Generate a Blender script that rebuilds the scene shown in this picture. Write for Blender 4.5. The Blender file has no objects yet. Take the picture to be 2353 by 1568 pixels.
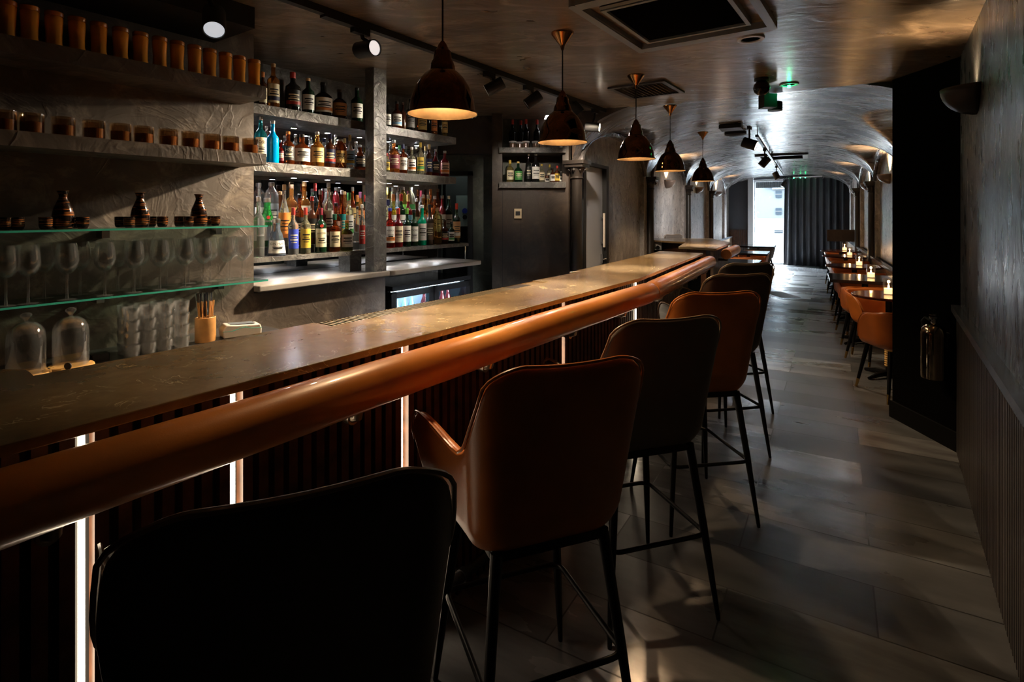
import bpy, bmesh, math, random
from mathutils import Vector, Matrix
random.seed(7)
C = bpy.context.scene.collection
sc = bpy.context.scene
R = math.radians
PI = math.pi
W, H, F, HY = 2353, 1568, 1250.0, 488.0     # frame, focal length in px, horizon row
EYE = 1.5
# ------------------------------------------------------------------ camera
cam = bpy.data.cameras.new('camera'); cam.sensor_width = 36; cam.lens = 36*F/W
cam.shift_y = -((H/2)-HY)/W; cam.clip_start = 0.02; cam.clip_end = 200
co = bpy.data.objects.new('camera', cam); C.objects.link(co)
co.location = (0, 0, EYE); co.rotation_euler = (PI/2, 0, 0); sc.camera = co
# ------------------------------------------------------------------ daylight
w = bpy.data.worlds.new('daylight'); sc.world = w; w.use_nodes = True
bg = w.node_tree.nodes['Background']; bg.inputs[0].default_value = (0.80, 0.90, 1.0, 1); bg.inputs[1].default_value = 150.0
sun = bpy.data.lights.new('sun', 'SUN'); sun.energy = 170; sun.angle = R(.6); sun.color = (1,.97,.93)
so = bpy.data.objects.new('sun', sun); C.objects.link(so)
_d = Vector((math.sin(R(28.5-6)), math.cos(R(28.5-6)), 0))      # low over the roofs across the street, shining in at the entrance
so.rotation_euler = Vector((_d.x, _d.y, math.tan(R(39)))).to_track_quat('Z', 'Y').to_euler()
sc.view_settings.view_transform = 'Standard'; sc.view_settings.look = 'None'
sc.view_settings.exposure = 0.52; sc.view_settings.gamma = 1; sc.view_settings.use_curve_mapping = False
# ------------------------------------------------------------------ frames of the plan
TA = math.atan((2045-1176.5)/F); TB = R(28.5)
sa, ca, sb, cb = math.sin(TA), math.cos(TA), math.sin(TB), math.cos(TB)
RA, RB = PI/2-TA, PI/2-TB
ZC = 2.47
def A(u, d, z=0): return Vector((sa*u-ca*d, ca*u+sa*d, z))
def B(s, d, z=0): return Vector((sb*s-cb*d, cb*s+sb*d, z))
def invA(p): return (sa*p[0]+ca*p[1], -ca*p[0]+sa*p[1])
def invB(p): return (sb*p[0]+cb*p[1], -cb*p[0]+sb*p[1])
def Z(px, py, z):                      # point of the plane at height z
    y = F*(EYE-z)/(py-HY); return Vector(((px-W/2)/F*y, y, z))
def uA(px, d):                         # distance along the bar where column px meets offset d
    r = (px-W/2)/F; y = d/(sa-ca*r); return sa*r*y+ca*y
def sB(px, d):
    r = (px-W/2)/F; y = d/(sb-cb*r); return sb*r*y+cb*y
def zat(py, y): return EYE-(py-HY)*y/F
# ------------------------------------------------------------------ materials
MT = {}
def mat(name, col=(.5,.5,.5), rough=.5, metal=0, trans=0, emit=None, es=1, ior=1.45, bump=None, var=None, coat=0, alpha=1, spec=.5):
    if name in MT: return MT[name]
    m = bpy.data.materials.new(name); m.use_nodes = True
    nt = m.node_tree; b = nt.nodes['Principled BSDF']
    b.inputs['Base Color'].default_value = (*col, 1); b.inputs['Roughness'].default_value = rough
    b.inputs['Metallic'].default_value = metal; b.inputs['Transmission Weight'].default_value = trans
    b.inputs['IOR'].default_value = ior; b.inputs['Coat Weight'].default_value = coat
    b.inputs['Alpha'].default_value = alpha; b.inputs['Specular IOR Level'].default_value = spec
    if emit: b.inputs['Emission Color'].default_value = (*emit, 1); b.inputs['Emission Strength'].default_value = es
    tc = None
    if bump or var:
        tc = nt.nodes.new('ShaderNodeTexCoord')
    if var:                            # (scale, amount)
        n = nt.nodes.new('ShaderNodeTexNoise'); n.inputs['Scale'].default_value = var[0]; n.inputs['Detail'].default_value = 4
        nt.links.new(tc.outputs['Object'], n.inputs['Vector'])
        r = nt.nodes.new('ShaderNodeValToRGB'); k = var[1]
        r.color_ramp.elements[0].position = .3; r.color_ramp.elements[1].position = .7
        r.color_ramp.elements[0].color = (*[c*(1-k) for c in col], 1); r.color_ramp.elements[1].color = (*[min(1, c*(1+k)) for c in col], 1)
        nt.links.new(n.outputs['Fac'], r.inputs[0]); nt.links.new(r.outputs[0], b.inputs['Base Color'])
    if bump:                           # (scale, strength, distance)
        n = nt.nodes.new('ShaderNodeTexNoise'); n.inputs['Scale'].default_value = bump[0]; n.inputs['Detail'].default_value = 5
        nt.links.new(tc.outputs['Object'], n.inputs['Vector'])
        bp = nt.nodes.new('ShaderNodeBump'); bp.inputs['Strength'].default_value = bump[1]; bp.inputs['Distance'].default_value = bump[2]
        nt.links.new(n.outputs['Fac'], bp.inputs['Height']); nt.links.new(bp.outputs[0], b.inputs['Normal'])
    MT[name] = m; return m

def plaster(name, c1, c2, rough=(.3, .5), scale=1.5, stretch=(1, 1, 1), rot=0, bump=.5, dist=.006, streak=1.0, coat=0, ridge=.10, marks=.45):
    """trowelled plaster: patches of two tones, ridges where the trowel lifted"""
    m = bpy.data.materials.new(name); m.use_nodes = True; nt = m.node_tree; N = nt.nodes; L = nt.links
    b = N['Principled BSDF']; b.inputs['Coat Weight'].default_value = coat; b.inputs['Coat Roughness'].default_value = .22
    tc = N.new('ShaderNodeTexCoord'); mp = N.new('ShaderNodeMapping')
    mp.inputs['Rotation'].default_value = (0, 0, rot); mp.inputs['Scale'].default_value = stretch
    L.new(tc.outputs['Object'], mp.inputs['Vector'])
    n1 = N.new('ShaderNodeTexNoise'); n1.inputs['Scale'].default_value = scale; n1.inputs['Detail'].default_value = 6; n1.inputs['Roughness'].default_value = .62; n1.inputs['Distortion'].default_value = .8
    n2 = N.new('ShaderNodeTexNoise'); n2.inputs['Scale'].default_value = scale*3.6; n2.inputs['Detail'].default_value = 4; n2.inputs['Roughness'].default_value = .45; n2.inputs['Distortion'].default_value = .9*streak
    n3 = N.new('ShaderNodeTexNoise'); n3.inputs['Scale'].default_value = scale*1.7; n3.inputs['Detail'].default_value = 3; n3.inputs['Distortion'].default_value = 2.2*streak
    for n in (n1, n2, n3): L.new(mp.outputs[0], n.inputs['Vector'])
    r = N.new('ShaderNodeValToRGB'); r.color_ramp.elements[0].position = .28; r.color_ramp.elements[1].position = .72
    r.color_ramp.elements[0].color = (*c1, 1); r.color_ramp.elements[1].color = (*c2, 1)
    L.new(n1.outputs['Fac'], r.inputs[0])
    n4 = N.new('ShaderNodeTexNoise'); n4.inputs['Scale'].default_value = scale*2.4; n4.inputs['Detail'].default_value = 7; n4.inputs['Roughness'].default_value = .7; n4.inputs['Distortion'].default_value = 1.2; L.new(mp.outputs[0], n4.inputs['Vector'])
    k4 = N.new('ShaderNodeMapRange'); k4.inputs['From Min'].default_value = .50; k4.inputs['From Max'].default_value = .72; k4.inputs['To Max'].default_value = marks; L.new(n4.outputs['Fac'], k4.inputs[0])
    mk = N.new('ShaderNodeMix'); mk.data_type = 'RGBA'; mk.inputs['B'].default_value = (*[min(1, c*2.4) for c in c2], 1)
    L.new(k4.outputs[0], mk.inputs['Factor']); L.new(r.outputs[0], mk.inputs['A']); L.new(mk.outputs['Result'], b.inputs['Base Color'])
    mr = N.new('ShaderNodeMapRange'); mr.inputs['From Min'].default_value = .2; mr.inputs['From Max'].default_value = .8
    mr.inputs['To Min'].default_value = rough[0]; mr.inputs['To Max'].default_value = rough[1]
    L.new(n2.outputs['Fac'], mr.inputs[0]); L.new(mr.outputs[0], b.inputs['Roughness'])
    # ridges: |noise-.5| makes thin raised lines
    s = N.new('ShaderNodeMath'); s.operation = 'SUBTRACT'; s.inputs[1].default_value = .5; L.new(n3.outputs['Fac'], s.inputs[0])
    a = N.new('ShaderNodeMath'); a.operation = 'ABSOLUTE'; L.new(s.outputs[0], a.inputs[0])
    q = N.new('ShaderNodeMapRange'); q.inputs['From Min'].default_value = 0; q.inputs['From Max'].default_value = .05; q.inputs['To Min'].default_value = 1; q.inputs['To Max'].default_value = 0
    L.new(a.outputs[0], q.inputs[0])
    ad = N.new('ShaderNodeMath'); ad.operation = 'MULTIPLY_ADD'; ad.inputs[1].default_value = ridge; L.new(q.outputs[0], ad.inputs[0]); L.new(n2.outputs['Fac'], ad.inputs[2])
    bp = N.new('ShaderNodeBump'); bp.inputs['Strength'].default_value = bump; bp.inputs['Distance'].default_value = dist
    L.new(ad.outputs[0], bp.inputs['Height']); L.new(bp.outputs[0], b.inputs['Normal'])
    MT[name] = m; return m

P_ceil = plaster('ceiling_plaster', (.085,.060,.042), (.21,.16,.115), (.24,.42), 1.5, (.7,1.5,1), -RB, .9, .012, coat=.5, ridge=0, marks=.8)
P_vault = plaster('vault_plaster', (.05,.047,.047), (.12,.11,.108), (.12,.42), 1.0, (2.0,.6,1), 0, .6, .009, coat=.45, ridge=.03)
P_wall = plaster('wall_plaster', (.060,.045,.034), (.125,.098,.076), (.35,.6), 1.9, (1,1,1), 0, .7, .010, ridge=.12, marks=.75)
P_warm = plaster('hall_plaster', (.13,.12,.115), (.36,.335,.32), (.22,.42), 4.5, (1.2,1.2,.7), 0, .9, .010, ridge=.05)
P_shelf = plaster('shelf_plaster', (.055,.052,.048), (.11,.105,.097), (.35,.55), 3.5, (1,1,1), 0, .9, .009, ridge=.2, marks=.8)
P_green = plaster('olive_plaster', (.035,.040,.031), (.08,.09,.07), (.45,.65), 2.5, (1,1,1), 0, .35, .006)
P_dark = plaster('dark_plaster', (.022,.015,.010), (.052,.036,.025), (.35,.55), 2.0, (1,1,1), 0, .4, .006)
P_right = plaster('side_plaster', (.025,.027,.03), (.07,.075,.085), (.2,.4), 2.6, (1.4,1.4,.45), 0, .8, .014)
black = mat('black_paint', (.006,.006,.006), .55)
blackm = mat('black_metal', (.010,.010,.011), .38, .6)
blackg = mat('black_gloss', (.008,.008,.009), .18)
charcoal = mat('charcoal_metal', (.035,.036,.04), .4, .5)
steel = mat('stainless_steel', (.55,.55,.56), .22, 1)
chrome = mat('chrome', (.8,.8,.8), .08, 1)
brass = mat('brass', (.60,.38,.13), .25, 1)
bronze = mat('polished_bronze', (.16,.072,.022), .07, 1)
gold_in = mat('brushed_gold', (.055,.034,.015), .40, .25, var=(14,.45))
copper = mat('ribbed_copper', (.50,.24,.09), .18, 1)
white = mat('white_paint', (.75,.75,.74), .4)
grey_pl = mat('grey_plastic', (.16,.18,.20), .4)
wood_d = mat('dark_walnut_slat', (.075,.030,.014), .42, var=(18,.5))
wood_r = mat('red_brown_table', (.10,.028,.017), .12, coat=.4, var=(9,.3))
wood_b = mat('black_table', (.012,.011,.012), .14, coat=.4)
wood_l = mat('light_bamboo', (.62,.30,.09), .4, var=(16,.2))
led_w = mat('warm_led', (1,1,1), emit=(1,.80,.56), es=12)
def thin_glass(name, tint=(.97,.97,.97), lo=.05, hi=.85, rough=.03, sparkle=0, refl=(1,1,1)):
    """thin clear glass: lets light straight through, mirrors more towards its edges"""
    m = bpy.data.materials.new(name); m.use_nodes = True; N = m.node_tree.nodes; L = m.node_tree.links; N.remove(N['Principled BSDF'])
    tr = N.new('ShaderNodeBsdfTransparent'); tr.inputs[0].default_value = (*tint, 1)
    gl = N.new('ShaderNodeBsdfGlossy'); gl.inputs['Roughness'].default_value = rough; gl.inputs['Color'].default_value = (*refl, 1)
    lw = N.new('ShaderNodeLayerWeight'); lw.inputs[0].default_value = .30
    mr = N.new('ShaderNodeMapRange'); mr.inputs['To Min'].default_value = lo; mr.inputs['To Max'].default_value = hi; L.new(lw.outputs['Facing'], mr.inputs[0])
    mx = N.new('ShaderNodeMixShader'); L.new(mr.outputs[0], mx.inputs[0]); L.new(tr.outputs[0], mx.inputs[1]); L.new(gl.outputs[0], mx.inputs[2]); out_ = mx
    if sparkle:  # some white mixed in, sparkle painted into the glass
        df = N.new('ShaderNodeBsdfDiffuse'); df.inputs[0].default_value = (.85,.85,.82,1); m2 = N.new('ShaderNodeMixShader'); m2.inputs[0].default_value = sparkle
        L.new(mx.outputs[0], m2.inputs[1]); L.new(df.outputs[0], m2.inputs[2]); out_ = m2
    L.new(out_.outputs[0], N['Material Output'].inputs[0]); MT[name] = m; return m
glass = thin_glass('clear_glass', sparkle=.02)
glass_t = thin_glass('tumbler_glass', lo=.10, sparkle=.06)
glass_pane = thin_glass('green_shelf_glass', (.80,.92,.88), .06, .5)
glassg = mat('green_edge_glass', (.06,.42,.30), .08, spec=.8)
tanL = mat('tan_leather', (.42,.125,.022), .34, bump=(260,.18,.002), var=(5,.22), spec=.5)
darkL = mat('dark_leather', (.062,.050,.042), .38, bump=(260,.18,.002), var=(5,.2))
greyL = mat('grey_leather', (.085,.066,.052), .42, bump=(260,.18,.002), var=(5,.2))
tanC = mat('tan_chair_leather', (.50,.135,.022), .36, var=(5,.2))

def stone():
    m = bpy.data.materials.new('veined_stone'); m.use_nodes = True; nt = m.node_tree; N = nt.nodes; L = nt.links
    b = N['Principled BSDF']; tc = N.new('ShaderNodeTexCoord')
    n1 = N.new('ShaderNodeTexNoise'); n1.inputs['Scale'].default_value = 3.2; n1.inputs['Detail'].default_value = 8; n1.inputs['Roughness'].default_value = .65
    n2 = N.new('ShaderNodeTexNoise'); n2.inputs['Scale'].default_value = 7.5; n2.inputs['Detail'].default_value = 4; n2.inputs['Distortion'].default_value = 1.4
    n3 = N.new('ShaderNodeTexNoise'); n3.inputs['Scale'].default_value = 9; n3.inputs['Detail'].default_value = 2
    for n in (n1, n2, n3): L.new(tc.outputs['Object'], n.inputs['Vector'])
    r = N.new('ShaderNodeValToRGB'); r.color_ramp.elements[0].position = .3; r.color_ramp.elements[1].position = .72
    r.color_ramp.elements[0].color = (.11,.076,.040,1); r.color_ramp.elements[1].color = (.34,.235,.12,1)
    L.new(n1.outputs['Fac'], r.inputs[0])
    s = N.new('ShaderNodeMath'); s.operation = 'SUBTRACT'; s.inputs[1].default_value = .5; L.new(n2.outputs['Fac'], s.inputs[0])
    a = N.new('ShaderNodeMath'); a.operation = 'ABSOLUTE'; L.new(s.outputs[0], a.inputs[0])
    q = N.new('ShaderNodeMapRange'); q.inputs['From Max'].default_value = .008; q.inputs['To Min'].default_value = 1; q.inputs['To Max'].default_value = 0; L.new(a.outputs[0], q.inputs[0])
    g = N.new('ShaderNodeMapRange'); g.inputs['From Min'].default_value = .53; g.inputs['From Max'].default_value = .62; L.new(n3.outputs['Fac'], g.inputs[0])
    mu = N.new('ShaderNodeMath'); mu.operation = 'MULTIPLY'; L.new(q.outputs[0], mu.inputs[0]); L.new(g.outputs[0], mu.inputs[1])
    mx = N.new('ShaderNodeMix'); mx.data_type = 'RGBA'; mx.inputs['B'].default_value = (.60,.48,.28,1)
    L.new(mu.outputs[0], mx.inputs['Factor']); L.new(r.outputs[0], mx.inputs['A']); L.new(mx.outputs['Result'], b.inputs['Base Color'])
    b.inputs['Roughness'].default_value = .22
    bp = N.new('ShaderNodeBump'); bp.inputs['Strength'].default_value = .10; bp.inputs['Distance'].default_value = .0008
    L.new(n1.outputs['Fac'], bp.inputs['Height']); L.new(bp.outputs[0], b.inputs['Normal'])
    return m
stoneM = stone()
def floor_mat():
    m = bpy.data.materials.new('stone_floor_tiles'); m.use_nodes = True; nt = m.node_tree; N = nt.nodes; L = nt.links
    b = N['Principled BSDF']; tc = N.new('ShaderNodeTexCoord'); mp = N.new('ShaderNodeMapping')
    mp.vector_type = 'TEXTURE'; mp.inputs['Rotation'].default_value = (0, 0, -R(30.75)); mp.inputs['Location'].default_value = (.18,.05,0)
    L.new(tc.outputs['Object'], mp.inputs['Vector'])
    br = N.new('ShaderNodeTexBrick'); br.inputs['Scale'].default_value = 1; br.inputs['Brick Width'].default_value = 1.0; br.inputs['Row Height'].default_value = .31
    br.inputs['Mortar Size'].default_value = .0032; br.inputs['Mortar Smooth'].default_value = .1; br.inputs['Bias'].default_value = 0
    br.inputs['Color1'].default_value = (.034,.035,.038,1); br.inputs['Color2'].default_value = (.15,.152,.16,1); b.inputs['Specular IOR Level'].default_value = .7; br.inputs['Mortar'].default_value = (.012,.012,.012,1)
    L.new(mp.outputs[0], br.inputs['Vector'])
    st = N.new('ShaderNodeMapping'); st.inputs['Scale'].default_value = (1, 3.5, 1); L.new(mp.outputs[0], st.inputs['Vector'])
    n = N.new('ShaderNodeTexNoise'); n.inputs['Scale'].default_value = 1.6; n.inputs['Detail'].default_value = 5; n.inputs['Roughness'].default_value = .55; L.new(st.outputs[0], n.inputs['Vector'])
    mr = N.new('ShaderNodeMapRange'); mr.inputs['From Min'].default_value = .2; mr.inputs['From Max'].default_value = .8; mr.inputs['To Min'].default_value = .35; mr.inputs['To Max'].default_value = 2.3; L.new(n.outputs['Fac'], mr.inputs[0])
    mx = N.new('ShaderNodeMix'); mx.data_type = 'RGBA'; mx.blend_type = 'MULTIPLY'; mx.inputs['Factor'].default_value = 1
    L.new(br.outputs['Color'], mx.inputs['A']); L.new(mr.outputs[0], mx.inputs['B']); L.new(mx.outputs['Result'], b.inputs['Base Color'])
    rr = N.new('ShaderNodeMapRange'); rr.inputs['From Min'].default_value = .2; rr.inputs['From Max'].default_value = .8; rr.inputs['To Min'].default_value = .20; rr.inputs['To Max'].default_value = .42; L.new(n.outputs['Fac'], rr.inputs[0]); 
    bw = N.new('ShaderNodeRGBToBW'); L.new(br.outputs['Color'], bw.inputs[0]); tv = N.new('ShaderNodeMapRange'); tv.inputs['From Min'].default_value = .03; tv.inputs['From Max'].default_value = .135; tv.inputs['To Min'].default_value = .09; tv.inputs['To Max'].default_value = -.09; L.new(bw.outputs[0], tv.inputs[0])
    sm = N.new('ShaderNodeMath'); sm.operation = 'ADD'; L.new(rr.outputs[0], sm.inputs[0]); L.new(tv.outputs[0], sm.inputs[1]); L.new(sm.outputs[0], b.inputs['Roughness'])
    n2 = N.new('ShaderNodeTexNoise'); n2.inputs['Scale'].default_value = 60; n2.inputs['Detail'].default_value = 3; L.new(mp.outputs[0], n2.inputs['Vector'])
    sb_ = N.new('ShaderNodeMath'); sb_.operation = 'MULTIPLY_ADD'; sb_.inputs[1].default_value = -2.0; L.new(br.outputs['Fac'], sb_.inputs[0]); L.new(n2.outputs['Fac'], sb_.inputs[2])
    bp = N.new('ShaderNodeBump'); bp.inputs['Strength'].default_value = .22; bp.inputs['Distance'].default_value = .001
    L.new(sb_.outputs[0], bp.inputs['Height']); L.new(bp.outputs[0], b.inputs['Normal'])
    return m
floorM = floor_mat()

# ------------------------------------------------------------------ mesh helpers
class MB:
    def __init__(s): s.v = []; s.f = []
    def add(s, vs, fs):
        o = len(s.v); s.v += [tuple(v) for v in vs]; s.f += [tuple(i+o for i in f) for f in fs]; return s
    def box(s, x0, x1, y0, y1, z0, z1):
        v = [(x, y, z) for x in (x0, x1) for y in (y0, y1) for z in (z0, z1)]
        return s.add(v, [(0,1,3,2),(4,6,7,5),(0,4,5,1),(2,3,7,6),(0,2,6,4),(1,5,7,3)])
    def prism(s, pts, z0, z1):
        n = len(pts); v = [(p[0], p[1], z0) for p in pts]+[(p[0], p[1], z1) for p in pts]
        return s.add(v, [tuple(range(n-1, -1, -1)), tuple(range(n, 2*n))]+[(i, (i+1) % n, n+(i+1) % n, n+i) for i in range(n)])
    def lathe(s, prof, c=(0, 0, 0), n=24, cap=True):
        v = []; f = []; k = len(prof)
        for r, z in prof:
            for i in range(n):
                a = 2*PI*i/n; v.append((c[0]+r*math.cos(a), c[1]+r*math.sin(a), c[2]+z))
        for j in range(k-1):
            for i in range(n):
                i2 = (i+1) % n; f.append((j*n+i, j*n+i2, (j+1)*n+i2, (j+1)*n+i))
        if cap:
            if prof[0][0] > 1e-5: f.append(tuple(range(n-1, -1, -1)))
            if prof[-1][0] > 1e-5: f.append(tuple((k-1)*n+i for i in range(n)))
        return s.add(v, f)
    def tube(s, path, rad, n=10, closed=False):
        P = [Vector(p) for p in path]; k = len(P); rads = rad if isinstance(rad, (list, tuple)) else [rad]*k
        v = []; f = []; prev = None
        for j in range(k):
            a = P[(j-1) % k] if (closed or j) else P[j]; b = P[(j+1) % k] if (closed or j < k-1) else P[j]
            t = (b-a).normalized()
            if prev is None:
                up = Vector((0, 0, 1)) if abs(t.z) < .9 else Vector((1, 0, 0)); x = t.cross(up).normalized()
            else: x = (prev-t*prev.dot(t)).normalized()
            prev = x; y = t.cross(x)
            for i in range(n):
                g = 2*PI*i/n; v.append(P[j]+(x*math.cos(g)+y*math.sin(g))*rads[j])
        kk = k if closed else k-1
        for j in range(kk):
            for i in range(n):
                j2 = (j+1) % k; i2 = (i+1) % n; f.append((j*n+i, j*n+i2, j2*n+i2, j2*n+i))
        if not closed: f += [tuple(range(n-1, -1, -1)), tuple((k-1)*n+i for i in range(n))]
        return s.add(v, f)
    def disc(s, c, r, n=24):
        return s.add([(c[0]+r*math.cos(2*PI*i/n), c[1]+r*math.sin(2*PI*i/n), c[2]) for i in range(n)], [tuple(range(n))])
    def rbox(s, x0, x1, y0, y1, z0, z1, r=.01, n=4):      # box rounded in plan
        pts = []
        for (cx, cy, a0) in ((x1-r, y1-r, 0), (x0+r, y1-r, 90), (x0+r, y0+r, 180), (x1-r, y0+r, 270)):
            for i in range(n+1):
                a = R(a0+90*i/n); pts.append((cx+r*math.cos(a), cy+r*math.sin(a)))
        return s.prism(pts, z0, z1)
    def xf(s, M):
        s.v = [tuple(M @ Vector(v)) for v in s.v]; return s
    def mesh(s, name, m, smooth=True, fix=True):
        me = bpy.data.meshes.new(name); me.from_pydata(s.v, [], s.f); me.update()
        if fix:
            bm = bmesh.new(); bm.from_mesh(me); bmesh.ops.recalc_face_normals(bm, faces=bm.faces); bm.to_mesh(me); bm.free()
        if m: me.materials.append(m)
        if smooth:
            me.polygons.foreach_set('use_smooth', [True]*len(me.polygons)); me.set_sharp_from_angle(angle=R(38))
        return me
def obj(name, mb, m=None, parent=None, loc=(0,0,0), rz=0, smooth=True, fix=True):
    me = mb if isinstance(mb, bpy.types.Mesh) else mb.mesh(name, m, smooth, fix)
    o = bpy.data.objects.new(name, me); C.objects.link(o); o.location = loc; o.rotation_euler = (0, 0, rz)
    if parent: o.parent = parent
    return o
def tag(o, label=None, cat=None, group=None, kind=None):
    if label: o['label'] = label
    if cat: o['category'] = cat
    if group: o['group'] = group
    if kind: o['kind'] = kind
    return o
def thing(name, label, cat, loc=(0,0,0), rz=0, group=None):
    o = bpy.data.objects.new(name, None); C.objects.link(o); o.location = loc; o.rotation_euler = (0, 0, rz)
    o.empty_display_size = .05
    return tag(o, label, cat, group)
def struct(name, mb, m, loc=(0,0,0), rz=0, smooth=False, fix=True, parent=None):
    o = obj(name, mb, m, parent, loc, rz, smooth, fix)
    if not parent: o['kind'] = 'structure'
    return o
def dup(root, loc=None, rz=None, label=None, group=None):
    kids = {}
    for o in bpy.data.objects:
        if o.parent: kids.setdefault(o.parent.name, []).append(o)
    def cp(o, par):
        c = o.copy(); C.objects.link(c)
        if par: c.parent = par
        for ch in kids.get(o.name, []): cp(ch, c)
        return c
    r = cp(root, None)
    if loc is not None: r.location = loc
    if rz is not None: r.rotation_euler = (0, 0, rz)
    if label: r['label'] = label
    if group: r['group'] = group
    return r
def bevel(o, w=.004, seg=2):
    m = o.modifiers.new('bevel', 'BEVEL'); m.width = w; m.segments = seg; m.limit_method = 'ANGLE'; m.angle_limit = R(35); return o
def subs(o, n=1):
    m = o.modifiers.new('sub', 'SUBSURF'); m.levels = n; m.render_levels = n; return o
def lamp(kind, name, loc, power, col=(1,1,1), target=None, parent=None, size=.02, angle=60, blend=.5, sy=None, spread=None):
    l = bpy.data.lights.new(name, kind); l.energy = power; l.color = col
    if kind == 'AREA':
        l.size = size
        if sy: l.shape = 'RECTANGLE'; l.size_y = sy
        if spread: l.spread = R(spread)
    else: l.shadow_soft_size = size
    if kind == 'SPOT': l.spot_size = R(angle); l.spot_blend = blend
    o = bpy.data.objects.new(name, l); C.objects.link(o); o.location = loc
    if target is not None:
        o.rotation_euler = (Vector(target)-Vector(loc)).to_track_quat('-Z', 'Y').to_euler()
    if parent:
        o.parent = parent; o.matrix_parent_inverse = Matrix.LocRotScale(parent.location, parent.rotation_euler, None).inverted()
    return o
def text_mb(s, size, depth=.0006):
    """letters as a flat outline in x (right) / z (up), centred, facing -y"""
    cu = bpy.data.curves.new('t', 'FONT'); cu.body = s; cu.size = size; cu.align_x = 'CENTER'; cu.align_y = 'CENTER'; cu.resolution_u = 3
    o = bpy.data.objects.new('t', cu); me = o.to_mesh(); mb = MB()
    mb.add([(v.co.x, 0, v.co.y) for v in me.vertices], [tuple(p.vertices) for p in me.polygons])
    o.to_mesh_clear(); bpy.data.objects.remove(o); bpy.data.curves.remove(cu); return mb

# ================================================================== SHELL
I3 = (0, 0, 0)
ORD_ = ['first','second','third','fourth','fifth','sixth']
# floor
struct('floor', MB().prism([(-7,-4),(12,-4),(14,22),(-7,22)], -.1, 0), floorM)
# near ceiling
F1, F2 = Vector((2.79,3.99)), Vector((2.79,3.38))
cp = [A(-3,-.5), A(4.4,-.5), (3.2,3.5), (3.2,3.85), F1+Vector((0,.05)), B(4.95,2.0), B(4.95,2.3), (.3,6.9), (-4.5,6.9), A(-3,4.5)]
struct('ceiling', MB().prism([(p[0], p[1]) for p in cp], ZC, ZC+.1), P_ceil)
# right wall near the camera, plaster above, ribbed wainscot below
struct('wall_right', MB().box(-3, 4.40, -.50, -.36, 0, ZC), P_right, rz=RA)
mb = MB(); k = -3.0
while k < 4.36: mb.box(k, k+.020, -.362, -.340, 0, .88); k += .034
struct('trim_4', mb, mat('wainscot_ribs', (.045,.038,.036), .35), rz=RA)
struct('trim_5', MB().box(-3, 4.38, -.362, -.315, .88, .92), mat('rail_paint', (.06,.065,.075), .22), rz=RA)
struct('wall_back', MB().box(-3.1,-3.0,-.5,4.5,0,ZC), P_dark, rz=RA)
# pillar of the portal
struct('pillar', MB().prism([F1, F2, (3.35,4.0), (3.35,4.6), B(5.0,-.95), B(5.0,-.60)], 0, ZC+.05), mat('pillar_paint', (.004,.004,.004), .8, spec=0))
struct('baseboard_pillar', MB().prism([F1+Vector((-.018,.01)), F2+Vector((-.018,0)), F2, F1], 0, .12), mat('baseboard_paint', (.005,.005,.005), .7, spec=.1))
# back-bar wall: plaster left part, half wall, recess
U0 = uA(583, 2.85)
struct('wall_left', MB().box(-3, U0, 2.85, 3.5, 0, ZC).box(U0, 2.574, 2.85, 3.35, 0, 1.06), P_wall, rz=RA)
struct('wall_recess', MB().box(U0, 3.66, 3.36, 3.5, 0, ZC), P_shelf, rz=RA)
struct('ceiling_shade_box', MB().box(-3, 1.42, 2.47, 2.85, 2.37, ZC), black, rz=RA)  # added black box that makes the ceiling over the jars dark
tag(obj('mirror', MB().box(U0+.01, 3.64, 3.345, 3.359, 1.10, 2.06), mat('dark_mirror', (.42,.43,.45), .02, 1), rz=RA, smooth=False),
    'dark tinted mirror across the back of the bottle recess', 'mirror')
# end wall of the bar with doorway
YE = 5.65
mb = MB()
mb.box(-2.2,-.735, YE, YE+.12, 0, ZC); mb.box(-.43, .05, YE, YE+.12, 0, ZC); mb.box(-.735,-.43, YE, YE+.12, 1.88, ZC)
struct('wall_end', mb, P_green)
struct('wall_end_bulkhead', MB().prism([(-.95,YE-.18), (-.19,YE-.18), (-.19,YE), (-.95,YE)], 2.09, ZC), P_dark)
struct('trim_1', MB().box(-.46,-.405, YE-.03, YE, 0, 1.92).box(-.76,-.735, YE-.03, YE, 0, 1.92).box(-.76,-.405, YE-.03, YE, 1.88, 1.925), black)
struct('wall_passage', MB().box(-1.6, .2, 6.7, 6.8, 0, ZC).box(-1.7,-1.6, 5.6, 6.8, 0, ZC).box(.0,.1,5.77,6.8,0,ZC), mat('dim_green_wall', (.010,.012,.011), .7))
# panel wall with niche (faces the camera)
XL, XR, YP = -.195, .555, 5.33
mb = MB()
mb.box(XL, XL+.10, YP, YP+.45, 0, ZC); mb.box(XR-.06, XR, YP, YP+.45, 0, ZC)
mb.box(XL+.10, XR-.06, YP, YP+.45, 0, 1.735); mb.box(XL+.10, XR-.06, YP+.34, YP+.45, 1.735, ZC)
struct('wall_panel', mb, P_dark)
struct('trim_2', MB().box(.085,.089,YP-.003,YP,0,1.72).box(XL+.1,XL+.104,YP-.003,YP,0,1.72), black)
tag(obj('plaster_shelf', MB().box(XL+.07, XR-.03, YP-.05, YP+.34, 1.738, 1.794), P_shelf, smooth=False), 'lower plaster shelf in the end wall niche', 'shelf', 'niche shelves')
tag(obj('plaster_shelf', MB().box(XL+.07, XR-.03, YP-.05, YP+.34, 2.08, 2.13), P_shelf, smooth=False), 'upper plaster shelf in the end wall niche', 'shelf', 'niche shelves')

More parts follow.
